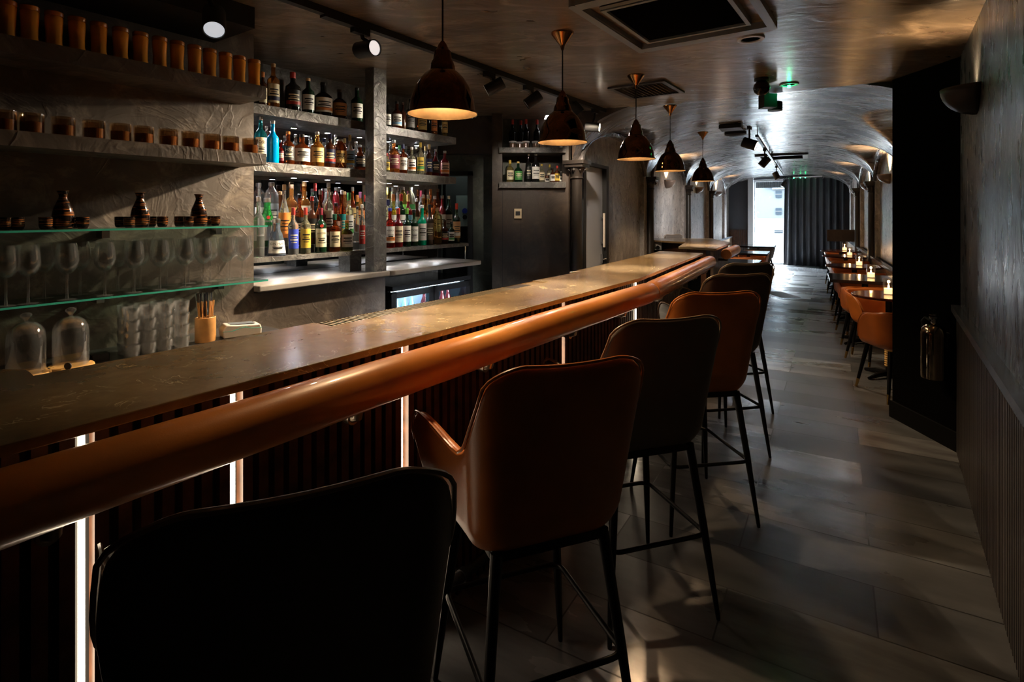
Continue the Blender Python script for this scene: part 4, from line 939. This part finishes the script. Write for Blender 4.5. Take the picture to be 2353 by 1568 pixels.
# ================================================================== SEATS
def ss_(a, b, x): t = max(0, min(1, (x-a)/(b-a))); return t*t*(3-2*t)
def shell(zb=.605, zt=1.13, za=.868, w=.250, yb0=-.185, lean=.100, yf=.185, splay=.075, wb=.87, rc=.085, fall=(.125,.238,.350), dip=.007, tipdrop=.10, nv=12, tl=.04):
    """tub of a seat: back and arms as one upholstered skin; returns mesh builder and its top edge"""
    st = w-rc; arc = PI/2*rc; arm = (yf-(yb0+rc)); tot = st+arc+arm
    A_ = [0,.03,.07,.11,.127,.14,.155,.17,.185,.20,.215,.23,.245,.26,.275,.29,.305,.32,.34,.37,.41,.45,.49]
    A_ = [a for a in A_ if a < tot-.05]+[tot-.05, tot-.03, tot-.018, tot-.009, tot-.003, tot]
    def topz(a):
        z = zt-dip*(1-(a/fall[0])**2) if a < fall[0] else zt
        if a >= fall[0]:
            m, e = fall[1], fall[2]; drop = (zt-za)
            if a < m: k = (a-fall[0])/(m-fall[0]); z = zt-drop*.32*(1-math.sqrt(max(0,1-k*k)))
            elif a < e: k = (a-m)/(e-m); z = zt-drop*.32-drop*.68*(1-(1-k)**1.7)
            else: z = za+(.036 if tl < .1 else -.01)*ss_(e, tot-.03, a)
        rem = tot-a
        if rem < tl: z -= tipdrop*(1-math.sqrt(max(0, 1-((tl-rem)/tl)**2)))
        return z
    def pos(a, z, sg):
        f = max(0, (z-zb)/(zt-zb)); ww = w*(wb+(1-wb)*min(1, f*1.15)); c = ss_(-.01, .13, f)*.10+.90
        ww *= c; yb = yb0-lean*f+(1-c)*.35
        stw, r_ = max(.01, ww-rc), rc
        if a < st: x, y = a/st*stw, yb
        elif a < st+arc: g = (a-st)/rc; x, y = stw+r_*math.sin(g), yb+r_*(1-math.cos(g))
        else:
            k = (a-st-arc)/arm; y0 = yb+r_; x, y = stw+r_+splay*k**1.3*(.4+.6*min(1, f*2.2)), y0+(yf-y0)*k
        return Vector((sg*x, y, z))
    cols = [(a, -1) for a in reversed(A_[1:])]+[(a, 1) for a in A_]
    mb = MB(); v = []; edge = []
    for a, sg in cols:
        t_ = topz(a)
        for i in range(nv+1):
            z = zb+(t_-zb)*(i/nv); v.append(pos(a, z, sg))
        edge.append(v[-1])
    n = nv+1
    mb.add(v, [(j*n+i, (j+1)*n+i, (j+1)*n+i+1, j*n+i+1) for j in range(len(cols)-1) for i in range(nv)])
    # underside pan
    low = [v[j*n] for j in range(len(cols))]; c = len(mb.v); mb.add([(p.x*.5, p.y*.5, zb-.012) for p in low], [])
    for j in range(len(cols)-1): mb.f.append((j*n, c+j, c+j+1, (j+1)*n))
    mb.f.append(tuple(range(c, c+len(cols))))
    return mb, edge
def slotmat(o, m):
    o.material_slots[0].link = 'OBJECT'; o.material_slots[0].material = m
sh, edge = shell()
def stool_proto():
    t = thing('bar_stool', 'x', 'bar stool')
    o = obj('seat_shell', sh, tanL, t); m = o.modifiers.new('thick', 'SOLIDIFY'); m.thickness = .030; m.offset = -1; subs(o, 1)
    obj('piping', MB().tube([p+Vector((0, .0, .003)) for p in edge], .0042, 6), tanL, t)
    o = obj('cushion', MB().rbox(-.185,.185,-.155,.20,.66,.725,.06,6), tanL, t); bevel(o, .02, 3)
    obj('underframe', MB().rbox(-.17,.17,-.17,.17,.605,.630,.03), blackm, t)
    for sx in (1, -1):
        for sy in (1, -1):
            obj('leg', MB().tube([(sx*.155, sy*.16, .625), (sx*.19, sy*.20, .32), (sx*.222, sy*.240, .008), (sx*.2225, sy*.2405, 0)], [.0165,.0145,.0085,.0075], 14), blackm, t)
    r_ = .04; pts = []
    for cx, cy, a0 in ((.197-r_,.207-r_,0), (-.197+r_,.207-r_,90), (-.197+r_,-.207+r_,180), (.197-r_,-.207+r_,270)):
        for k in range(6): a = R(a0+18*k); pts.append((cx+r_*math.cos(a), cy+r_*math.sin(a), .30))
    obj('footrest', MB().tube(pts, .0085, 12, closed=True), blackm, t)
    return t
STO = [((-.40,.97), 25.6, darkL, 'dark leather bar stool nearest the camera, seen from behind'),
       ((.048,1.60), 21.0, tanL, 'tan leather bar stool with winged arms, second from the camera'),
       ((.475,2.165), 17.5, greyL, 'dark grey brown leather bar stool, third from the camera'),
       ((.915,2.79), 9.5, tanL, 'tan leather bar stool, fourth from the camera'),
       ((1.315,3.52), 10, darkL, 'dark leather bar stool, fifth from the camera'),
       ((1.673,4.233), 12, darkL, 'dark leather bar stool farthest along the bar, sixth from the camera')]
s0 = stool_proto()
for i, ((x, y), ang, m_, lb) in enumerate(STO):
    s = s0 if i == 0 else dup(s0)
    s.location = (x, y, 0); s.rotation_euler = (0, 0, R(ang)); s['label'] = lb; s['group'] = 'bar stools'
    STO[i] = (s, m_)
s = dup(s0, (2.80, 8.75, 0), R(-150+0), 'brown leather bar stool behind the far bar station', 'bar stools'); STO.append((s, darkL))
for s, m_ in STO:
    for ch in s.children:
        if ch.name.startswith(('seat_shell', 'cushion')): slotmat(ch, m_)
        if ch.name.startswith('piping'): slotmat(ch, m_ if m_ is tanL else mat('seam_leather', (.22,.15,.09), .35))
# ---- tub chairs
chs, ched = shell(tl=.16, zb=.395, zt=.715, za=.675, w=.275, yb0=-.20, lean=.06, yf=.17, splay=.0, wb=.84, rc=.15, fall=(.16,.30,.50), dip=-.004, tipdrop=.22)
def chair_proto():
    t = thing('tub_chair', 'x', 'chair')
    o = obj('seat_shell', chs, tanC, t); m = o.modifiers.new('thick', 'SOLIDIFY'); m.thickness = .028; m.offset = -1; subs(o, 1)
    obj('piping', MB().tube([p+Vector((0, .004, .001)) for p in ched], .003, 6), tanC, t)
    o = obj('cushion', MB().rbox(-.21,.21,-.17,.22,.415,.475,.07,6), tanC, t); bevel(o, .02, 3)
    for sx in (1, -1):
        for sy in (1, -1):
            lg = obj('leg', MB().tube([(sx*.17, sy*.155, .395), (sx*.218, sy*.213, .075)], [.019,.0125], 12), blackm, t)
            obj('ferrule', MB().tube([(sx*.218, sy*.213, .076), (sx*.229, sy*.226, 0)], [.0128,.010], 12), brass, lg)
    return t
ch0 = chair_proto(); first = [True]
def put_chair(s, d, face, lb, grp, m_=tanC, turn=0):
    c = ch0 if first[0] else dup(ch0); first[0] = False
    p = B(s, d); c.location = p; c.rotation_euler = (0, 0, RB-PI/2+(0 if face > 0 else PI)+R(turn)); c['label'] = lb; c['group'] = grp
    for ch in c.children:
        if ch.name.startswith(('seat_shell', 'piping', 'cushion')): slotmat(ch, m_)
def table(s, d, kind, top_m, lb, grp, w_=.72, l_=.72):
    t = thing('pedestal_table' if kind == 'round' else 'square_table', lb, 'table', B(s, d), RB, grp)
    if kind == 'round': o = obj('tabletop', MB().lathe([(.33,.722),(.352,.728),(.355,.745),(.35,.75)], n=48), top_m, t)
    else: o = bevel(obj('tabletop', MB().box(-l_/2, l_/2, -w_/2, w_/2, .715, .75), top_m, t, smooth=False), .003)
    obj('pedestal', MB().tube([(0,0,.03),(0,0,.71)], .032, 16), blackm, t)
    obj('collar', MB().lathe([(.12,.705),(.12,.715),(.03,.69)][::-1], n=20), blackm, t)
    m = MB()
    for a in range(4):
        g = a*PI/2+PI/4; ca_, sa_ = math.cos(g), math.sin(g)
        m.tube([(0,0,.045), (.16*ca_,.16*sa_,.035), (.29*ca_,.29*sa_,.014)], [.028,.024,.014], 8)
    obj('foot', m, blackm, t)
    return t
DT = -.58
TR = [(5.97,'round',wood_r,'round dark red table nearest the portal pillar'), (7.41,'square',wood_b,'square black table, second from the portal pillar'), (9.02,'round',wood_r,'round dark red table, third from the portal pillar'),
      (10.98,'round',wood_r,'round dark red table, fourth from the portal pillar'), (12.45,'round',wood_r,'round dark red table, farthest along the right wall')]
def candle(s, d, lb, z=.7505):
    t = thing('candle_lantern', lb, 'candle', B(s, d, z), RB, 'lit candle glasses on the tables')
    obj('glass_cylinder', MB().lathe([(.042,0),(.043,.003),(.043,.15),(.0405,.15),(.040,.008),(.001,.007)], n=24), thin_glass('lantern_glass', (.97,.95,.92), .06, .75) if 'lantern_glass' not in MT else MT['lantern_glass'], t)
    obj('wax', MB().lathe([(.036,.0085),(.036,.055),(.001,.052)], n=20), mat('ivory_wax_glow', (.9,.75,.5), .5, emit=(1,.62,.28), es=1.6), t)  # wax emits by itself, the candle's glow put into its colour
    f = obj('flame', MB().lathe([(.001,.056),(.0055,.064),(.0065,.072),(.003,.088),(.0005,.096)], n=12), mat('flame', (1,.7,.3), emit=(1,.58,.22), es=90), t)
    lamp('POINT', 'candle_light', B(s, d, z+.11), 1.2, (1,.55,.22), size=.012)
for i, (s, k, m_, lb) in enumerate(TR):
    dt = DT if i else -.65
    tb = table(s, dt, k, m_, lb, 'tables along the right wall')
    if i == 0: tb.scale = (.82, .82, 1)
    if i == 0: obj('rope_wrap', MB().lathe([x for q in range(16) for x in ((.036, .10+.02*q), (.043, .11+.02*q))], n=20), mat('golden_rope', (.62,.36,.10), .5), tb)
    put_chair(s-[.55,.40,.46,.46,.46][i], dt-.02, 1, 'tan tub chair on the near side of the %s table along the right wall' % ORD[i], 'tan tub chairs along the right wall', turn=[24,10,14,8,10][i])
    put_chair(s+[.46,.46,.46,.46,.5][i], dt+(.01 if i == 0 else -.01), -1, 'tan tub chair on the far side of the %s table along the right wall' % ORD[i], 'tan tub chairs along the right wall', turn=[22,12,10,12,8][i])
    candle(s+.02, dt-(.06 if i else .0), 'lit candle in a glass cylinder on the %s table along the right wall' % ORD[i])
for i, s in enumerate((9.0, 11.15, 13.45)):
    table(s, .98, 'square', wood_b, 'square glossy table in the left row, %s from the bar' % ORD[i], 'tables in the left row', .70, .78)
    put_chair(s-.64, .93, 1, 'tub chair on the near side of the %s table in the left row' % ORD[i], 'tub chairs in the left row', [darkL, tanC, darkL][i], turn=6)
    put_chair(s+.70, .95, -1, 'tub chair on the far side of the %s table in the left row' % ORD[i], 'tub chairs in the left row', [tanC, tanC, darkL][i], turn=-8)
table(12.0, 1.72, 'square', wood_r, 'small brown table against the left wall with a candle', 'tables in the left row', .5, .6)
candle(12.0, 1.72-.18, 'lit candle in a glass cylinder at the far left wall')
t = thing('menu_stand', 'dark board on a small black stand at the far end of the right wall', 'stand', B(13.9, -.66), RB)
obj('base', MB().box(-.15,.15,-.15,.15,0,.03), blackm, t, smooth=False); obj('pole', MB().tube([(0,0,.03),(0,0,.92)], .015, 10), blackm, t)
obj('board', MB().box(-.015,.015,-.28,.28,.86,1.12).xf(Matrix.Identity(4)), wood_r if False else mat('board_brown', (.03,.02,.018), .5), t, smooth=False)

# ================================================================== LAMPS
PP = [(.27,0),(0,0)]
prof = list(zip([.1355,.1345,.1275,.1225,.113,.102,.085,.066,.0565,.050,.0485,.0475,.043,.036,.0335,.0315,.024,.017,.007], [0,.003,.012,.048,.082,.106,.135,.156,.164,.168,.174,.184,.198,.210,.2275,.242,.249,.266,.281]))
def pendant(px, py, lb, proto=[None]):
    # rim height 1.876, over the bar
    y = (1.876-EYE)*F/(HY-py); p = Vector(((px-W/2)/F*y, y, 1.876))
    hc = ZC-1.876
    if proto[0] is None:
        t = thing('pendant_lamp', lb, 'pendant lamp', p, 0, 'bell shaped pendant lamps over the bar')
        sh_ = obj('shade', MB().lathe(prof, n=48, cap=False), bronze, t, fix=False)
        obj('lining', MB().lathe([(r*.985-.0012, z+(.0006 if z < .01 else 0)) for r, z in prof[:-3]], n=48, cap=False), gold_in, t, fix=False)
        obj('rim', MB().tube([(.1355*math.cos(2*PI*k/48), .1355*math.sin(2*PI*k/48), .001) for k in range(48)], .0022, 8, closed=True), bronze, t)
        obj('bulb', MB().lathe([(.001,.113),(.014,.116),(.020,.128),(.017,.142),(.012,.152),(.012,.168)], n=20), mat('lit_bulb', (1,.9,.7), emit=(1,.66,.32), es=30), t)
        obj('cord', MB().tube([(0,0,.280),(0,0,hc-.09)], .0035, 8), black, t)
        cn = [(.006,-.095),(.010,-.085),(.012,-.075)]
        for k in range(7): cn += [(.014+.0065*k, -.068+.0085*k), (.0185+.0065*k, -.064+.0085*k)]
        cn += [(.062,-.004),(.062,0)]
        obj('ceiling_rose', MB().lathe([(r, z+hc) for r, z in cn], n=32), copper, t)
        proto[0] = t
    else: t = dup(proto[0], p, 0, lb)
    lamp('POINT', 'pendant_light', p+Vector((0,0,.100)), 22, (1,.66,.36), size=.02)
    lamp('SPOT', 'pendant_beam', p+Vector((0,0,.095)), 55, (1,.88,.74), target=p+Vector((0,0,-1)), size=.02, angle=46, blend=1)
    return p
for px, py, lb in ((1017,263,'polished bronze bell pendant nearest the camera'), (1292.5,328,'polished bronze bell pendant, second from the camera'), (1461.5,366,'polished bronze bell pendant, third from the camera'),
                   (1540,393,'polished bronze bell pendant, fourth from the camera'), (1615,416.5,'polished bronze bell pendant, farthest from the camera')): pendant(px, py, lb)
# track and spots over the back bar
t = thing('lighting_track', 'long black ceiling lighting track over the bar aisle', 'lighting track', A(2.5, 2.2, ZC-.035), RA)
obj('rail', MB().box(-3.4, 2.48, -.018, .018, .0, .034), black, t, smooth=False)
obj('feed_box', MB().box(-.9,-.7,-.022,.022,-.012,0), black, t, smooth=False)
def spot(p, top_, aim, lb, on=None, L=.13, r=.042, grp='black cylinder track spots', inner=None):
    """head centred at p aimed along vector aim, hanging from point top_"""
    a = Vector(aim).normalized(); t = thing('track_spotlight', lb, 'spotlight', p, 0, grp)
    q = a.to_track_quat('Z', 'Y').to_matrix().to_4x4()
    obj('head', MB().lathe([(.001,-L/2),(r*.9,-L/2),(r,-L/2+.006),(r,L/2),(r*.9,L/2),(r*.86,L/2-.03),(.001,L/2-.032)], n=28).xf(q), black, t)
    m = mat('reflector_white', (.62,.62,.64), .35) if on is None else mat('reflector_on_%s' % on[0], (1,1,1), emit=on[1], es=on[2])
    obj('reflector', MB().lathe([(r*.87,L/2-.006),(r*.60,L/2-.022),(.001,L/2-.025)], n=24).xf(q), m, t, fix=True)
    tp = Vector(top_)-Vector(p)
    obj('yoke', MB().tube([tuple(tp), (tp.x*.6, tp.y*.6, tp.z*.5), (0,0,r+.0)], .010, 10), black, t)
    obj('adapter', MB().box(-.05,.05,-.016,.016,0,.035).xf(Matrix.Translation(tp) @ Matrix.Rotation(RA, 4, 'Z') @ Matrix.Translation((0,0,-.035))), black, t, smooth=False)
    return t
def on_track(px, d=2.2): return A(uA(px, d), d, ZC-.035)
def head(px, py, d=2.2): y = A(uA(px, d), d).y; return Vector(((px-W/2)/F*y, y, zat(py, y)))
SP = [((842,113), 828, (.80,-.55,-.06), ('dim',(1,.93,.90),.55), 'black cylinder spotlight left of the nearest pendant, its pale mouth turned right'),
      ((1137,199), 1124, (-.80,.05,-.42), ('w',(1,.86,.66),40), 'black cylinder spotlight right of the nearest pendant, its lit mouth turned left'),
      ((1225,229), 1214, (-.75,.0,-.55), None, 'black cylinder spotlight beside the second pendant, tilted down to the left'),
      ((1322,245), 1303, (.6,.1,-.7), None, 'black cylinder spotlight half hidden behind the second pendant'),
      ((1362,292), 1368, (.93,-.34,-.12), ('v',(1,.84,.62),25), 'lit black spotlight farthest along the bar track, glowing towards the room'),
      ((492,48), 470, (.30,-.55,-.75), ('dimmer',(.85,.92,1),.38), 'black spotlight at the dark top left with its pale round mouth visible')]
for (hx, hy), tx, aim, on, lb in SP: spot(head(hx, hy), on_track(tx), aim, lb, on)
# air cassette, vent, downlights, detectors
t = thing('air_cassette', 'large square grey ceiling air conditioning cassette above the stools', 'air conditioner', A(2.62, .84, ZC), RA)
obj('frame', MB().rbox(-.44,.44,-.37,-.33,-.035,-.001,.02).rbox(-.44,.44,.33,.37,-.035,-.001,.02).box(-.44,-.37,-.33,.33,-.035,-.001).box(.37,.44,-.33,.33,-.035,-.001).box(-.30,.30,-.27,-.25,-.033,-.001).box(-.30,.30,.25,.27,-.033,-.001).box(-.30,-.28,-.25,.25,-.033,-.001).box(.28,.30,-.25,.25,-.033,-.001), mat('cassette_grey', (.22,.26,.30), .38), t, smooth=False)
obj('grille', MB().box(-.28,.28,-.25,.25,-.02,-.001), mat('cassette_grille', (.003,.003,.003), .8, spec=0), t, smooth=False)
for a in range(4):
    h = .30 if a % 2 else .26; dd_ = .305 if a % 2 else .335
    obj('flap', MB().box(-h*.9, h*.9, -.010, .010, -.004, 0).xf(Matrix.Rotation(a*PI/2, 4, 'Z') @ Matrix.Translation((0, dd_, -.02)) @ Matrix.Rotation(.5, 4, 'X')), grey_pl, t, smooth=False)
t = thing('ceiling_vent', 'square louvred ceiling vent behind the third pendant cord', 'ceiling vent', A(4.13, 1.575, ZC), RA)
obj('frame', MB().box(-.24,.24,-.225,-.19,-.014,-.001).box(-.24,.24,.19,.225,-.014,-.001).box(-.24,-.205,-.19,.19,-.014,-.001).box(.205,.24,-.19,.19,-.014,-.001), mat('vent_frame', (.05,.05,.055), .4), t, smooth=False)
m = MB()
for k in range(11): m.box(-.2, .2, -.012, .012, -.001, 0).v; 
m = MB()
for k in range(11):
    q = MB().box(-.2, .2, -.013, .013, -.0012, 0).xf(Matrix.Translation((0, -.17+k*.034, -.011)) @ Matrix.Rotation(.6, 4, 'X')); m.add(q.v, q.f)
obj('louvres', m, MT['vent_frame'], t, smooth=False)
def ceil_at(px, py, z=ZC): return Z(px, py, z)
for (px, py, r_, lb) in ((1725,88,.072,'white round recessed downlight beside the air cassette'), (1813,193,.068,'white round ceiling unit with a green light')):
    t = thing('ceiling_downlight', lb, 'ceiling light', ceil_at(px, py), 0, 'round white ceiling fittings')
    obj('ring', MB().lathe([(r_*.68,-.004),(r_*.72,-.010),(r_*.97,-.010),(r_,-.005),(r_,-.0005)], n=40), mat('fitting_white', (.55,.52,.50), .4), t)
    obj('lens', MB().lathe([(.001,-.004),(r_*.7,-.004)], n=32), mat('fitting_lens', (.6,.58,.55), .3), t)
    if px > 1800: obj('status_light', MB().lathe([(.001,-.03),(.010,-.028),(.011,-.010)], n=12), mat('green_light', (0,1,.3), emit=(.02,1,.30), es=25), t); lamp('POINT', 'green_glow', ceil_at(px, py)+Vector((0,0,-.04)), .12, (.02,1,.30), size=.01)
p = ceil_at(1750, 180)
t = thing('dome_camera', 'black ball shaped ceiling camera beside the green light', 'camera', p, 0)
obj('mount', MB().lathe([(.05,-.001),(.05,-.02),(.03,-.022)], n=20), black, t); obj('ball', MB().lathe([(.001,-.125),(.03,-.118),(.05,-.098),(.058,-.07),(.05,-.042),(.03,-.022)], n=28), blackg, t)
p = ceil_at(1764, 203)
t = thing('ceiling_speaker', 'black cube speaker hanging under the ceiling behind the ball camera', 'speaker', p, 0)
obj('case', MB().box(-.05,.05,-.05,.05,-.155,-.05), black, t, smooth=False); obj('stem', MB().tube([(0,0,0),(0,0,-.05)], .012, 8), black, t)
p = ceil_at(1781, 225)
t = thing('projector_lamp', 'short black cylinder lamp under the ceiling behind the cube speaker', 'ceiling light', p, 0)
obj('can', MB().lathe([(.055,-.11),(.057,-.105),(.057,-.04),(.05,-.035)], n=24), black, t); obj('stem', MB().tube([(0,0,0),(0,0,-.04)], .012, 8), black, t)
# hall ceiling fittings
def hallp(px, py, z): return Z(px, py, z)
p = hallp(1680, 290, ZV-.01)
t = thing('ceiling_speaker', 'flat dark rectangular ceiling unit over the far bar station', 'speaker', p, RB)
obj('case', MB().box(-.14,.14,-.12,.12,-.04,-.001), black, t, smooth=False)
p = hallp(1690, 303, ZV-.01)
t = thing('smoke_detector', 'flat round dark ceiling unit beside the rectangular one', 'ceiling fitting', p, 0)
obj('dome', MB().lathe([(.001,-.06),(.08,-.055),(.13,-.035),(.13,-.001)], n=30), black, t)
t = thing('air_cassette', 'square ceiling air cassette in the vaulted room', 'air conditioner', hallp(1796, 359, ZV-.008), RB)
obj('frame', MB().box(-.42,.42,-.42,-.34,-.03,-.001).box(-.42,.42,.34,.42,-.03,-.001).box(-.42,-.34,-.34,.34,-.03,-.001).box(.34,.42,-.34,.34,-.03,-.001), mat('cassette_dark', (.05,.055,.06), .4), t, smooth=False)
obj('grille', MB().box(-.34,.34,-.34,.34,-.012,-.001), MT['cassette_grille'], t, smooth=False)
st0, st1, dtk, ztk = 7.35, 15.3, .55, 2.43
t = thing('lighting_track', 'slim black lighting track hung along the vaulted room', 'lighting track', B((st0+st1)/2, dtk, ztk), RB)
obj('rail', MB().box(-(st1-st0)/2, (st1-st0)/2, -.017, .017, 0, .03), charcoal, t, smooth=False)
for s in (st0+.1, st0+2.6, st0+5.2, st1-.1): obj('hanger', MB().tube([(s-(st0+st1)/2, 0, .03), (s-(st0+st1)/2, 0, .105)], .005, 8), black, t)
for i, (px, aim, on) in enumerate(((1722, (.75,-.45,-.35), ('h',(1,.80,.55),40)), (1757, (-.6,.2,-.75), None), (1784, (.3,-.3,-.9), None), (1801, (-.5,.0,-.8), None))):
    s = sB(px, dtk); p = B(s, dtk, ztk)
    spot(p+Vector((0,0,-.19)), p, aim, 'track spotlight in the vaulted room, %s from the bar' % ORD[i]+(', lit warm' if on else ''), on, .15, .055, 'track spots in the vaulted room')
# uplighter sconces
def sconce():
    t = thing('wall_sconce', 'x', 'wall light'); m = MB(); n = 16; k = 8; v = []
    for j in range(k+1):
        g = PI/2*j/k; r_ = .145*math.cos(g); z = -.13*math.sin(g)
        for i in range(n+1): a = PI*i/n; v.append((r_*math.cos(a), -r_*math.sin(a), z))
    m.add(v, [(j*(n+1)+i, j*(n+1)+i+1, (j+1)*(n+1)+i+1, (j+1)*(n+1)+i) for j in range(k) for i in range(n)])
    o = obj('bowl', m, mat('sconce_plaster', (.16,.12,.10), .35), t, fix=False); md = o.modifiers.new('t', 'SOLIDIFY'); md.thickness = .006; md.offset = 1
    obj('back_plate', MB().box(-.06,.06,-.006,.0,-.12,-.0), MT['sconce_plaster'], t, smooth=False)
    return t
sc0 = None
SC = [(9.15, DL+.055, 0, 'left wall', 0), (11.95, DL+.055, 0, 'left wall', 1), (14.75, DL+.055, 0, 'left wall', 2), (9.15, DR-.055, 1, 'right wall', 0), (11.95, DR-.055, 1, 'right wall', 1), (14.75, DR-.055, 1, 'right wall', 2)]
for s, d, rt, side, k in SC:
    lb = 'half bowl uplighter on the %s of the vaulted room, %s from the bar' % (side, ORD[k])
    if sc0 is None: sc0 = sconce(); x = sc0
    else: x = dup(sc0)
    x.location = B(s, d, 2.03); x.rotation_euler = (0, 0, RB+(PI if rt else 0)); x['label'] = lb; x['group'] = 'half bowl uplighters'
    q = B(s, d+(.075 if rt else -.075), 2.0)
    lamp('SPOT', 'sconce_light', q+Vector((0,0,.035)), 160, (1,.62,.30), target=q+Vector((0,0,1)), size=.02, angle=120, blend=.7)
us_ = uA(2245, -.36)
x = dup(sc0, A(us_, -.362, 2.13), RA+PI, 'dark half bowl uplighter high on the near right wall', 'half bowl uplighters')
for ch in x.children: slotmat(ch, mat('sconce_dark', (.012,.010,.009), .5))
q = A(us_, -.29, 2.10); lamp('SPOT', 'sconce_light', q, 13, (1,.66,.34), target=q+Vector((0,0,1)), size=.02, angle=110, blend=.8)
# fire extinguisher on the pillar
px_ = 2.79-.085
p = Vector((px_, px_*F/(2145-W/2), .43))
t = thing('fire_extinguisher', 'polished metal fire extinguisher hung on the dark pillar', 'fire extinguisher', p, PI/2)
obj('cylinder', MB().lathe([(.055,0),(.066,.006),(.068,.02),(.068,.29),(.062,.325),(.040,.350),(.020,.358)], n=36), mat('polished_extinguisher', (.42,.34,.24), .12, 1), t)
obj('valve', MB().lathe([(.017,.358),(.017,.385),(.012,.39)], n=16).box(-.012,.012,-.05,.02,.385,.40).box(-.010,.010,-.07,.02,.408,.416), chrome, t)
obj('hose', MB().tube([(.0,.02,.375),(.03,.03,.39),(.07,.02,.36),(.082,0,.28),(.082,0,.12)], .008, 10), black, t)
obj('bracket', MB().box(-.03,.03,-.085,-.07,.20,.30), black, t, smooth=False)


p = Z(1794, 677, .0); tag(obj('floor_mat', MB().box(-.17,.17,-.36,.36,0,.006), mat('brown_mat', (.07,.042,.025), .7), loc=p, rz=0, smooth=False), 'small brown mat on the floor past the last bar stool', 'mat')
# ================================================================== CURTAIN
m = MB(); n = 150; v = []; fr = []; 
for i in range(n+1):
    k = i/n; d = .56-1.45*k; s = 17.12+.045*math.sin(k*2*PI*9)+.012*math.sin(k*51); 
    for zz in (0.015, .6, 1.3, 2.0, 2.42, 2.50): v.append((s+.012*math.sin(k*2*PI*9+zz)*(2.5-zz)/2.5, d+(.03*(2.5-zz)/2.5 if k < .1 else 0), zz))
m.add(v, [(i*6+j, (i+1)*6+j, (i+1)*6+j+1, i*6+j+1) for i in range(n) for j in range(5)])
t = thing('curtain', 'floor length dark curtain with eyelets across the far window wall', 'curtain', I3, 0)
o = obj('drape', m, mat('curtain_fabric', (.030,.034,.042), .7, var=(3,.2)), t, rz=RB, fix=False); md = o.modifiers.new('t', 'SOLIDIFY'); md.thickness = .004
for i in range(17):
    k = (i+.5)/18; d = .56-1.45*k
    obj('eyelet', MB().tube([(0, .022*math.cos(a*PI/6), .022*math.sin(a*PI/6)) for a in range(12)], .005, 8, closed=True), chrome, t, loc=B(17.12+.045*math.sin(k*2*PI*9)-.008, d, 2.45), rz=RB)
tag(obj('curtain_rod', MB().tube([(17.12, -.93, 2.45), (17.12, 1.45, 2.45)], .012, 12), charcoal, rz=RB), 'dark rod carrying the eyelet curtain', 'rod')
t = thing('emergency_light', 'slim emergency light bar with green dots above the curtain', 'light', B(16.9, .0, 2.455), RB)
obj('case', MB().box(-.03,.03,-.35,.35,0,.025), white, t, smooth=False)
for d in (.38, .22, .10): obj('green_dot', MB().lathe([(.001,-.02),(.012,-.015),(.012,0)], n=10), MT['green_light'], t, loc=(0, d-.1 if False else d-.05, .0))

# ================================================================== ROOM LIGHTS (track lamps and one added niche fill)
lamp('SPOT', 'track_and_fill_light', head(1137,199)+Vector((-.08,.005,-.045)), 370, (1,.80,.56), target=A(1.55, 2.85, 1.30), size=.02, angle=58, blend=1)
lamp('SPOT', 'track_and_fill_light', head(1225,229)+Vector((-.07,0,-.06)), 60, (1,.86,.68), target=A(2.2, 3.0, 1.5), size=.02, angle=80, blend=.8)
lamp('SPOT', 'track_and_fill_light', head(842,113)+Vector((.08,-.055,-.01)), 70, (1,.74,.46), target=A(2.0, .6, 0), size=.02, angle=80, blend=.7)
lamp('SPOT', 'track_and_fill_light', head(1362,292)+Vector((.02,-.09,-.02)), 30, (1,.80,.55), target=Vector((1.2, 3.4, .9)), size=.012, angle=90, blend=.9)
lamp('SPOT', 'track_and_fill_light', head(1225,229)+Vector((.02,.07,-.07)), 30, (1,.86,.70), target=(.1, 5.4, 1.75), size=.02, angle=44, blend=.9)  # added fill for the niche bottles, not a beam of this head
lamp('SPOT', 'track_and_fill_light', head(1322,245)+Vector((.06,.0,-.08)), 80, (1,.80,.60), target=B(6.4, 2.1, .9), size=.02, angle=60, blend=.9)
h2 = B(sB(1757, dtk), dtk, ztk-.19)
lamp('SPOT', 'track_and_fill_light', h2+Vector((-.06,.02,-.10)), 110, (1,.93,.86), target=B(9.6, 2.1, .9), size=.03, angle=90, blend=.9)
s = sB(1722, dtk); p = B(s, dtk, ztk-.19)+Vector((.07,-.05,-.04))
lamp('SPOT', 'track_and_fill_light', p, 50, (1,.78,.50), target=p+Vector((.6,-.5,-1)), size=.04, angle=100, blend=.9)
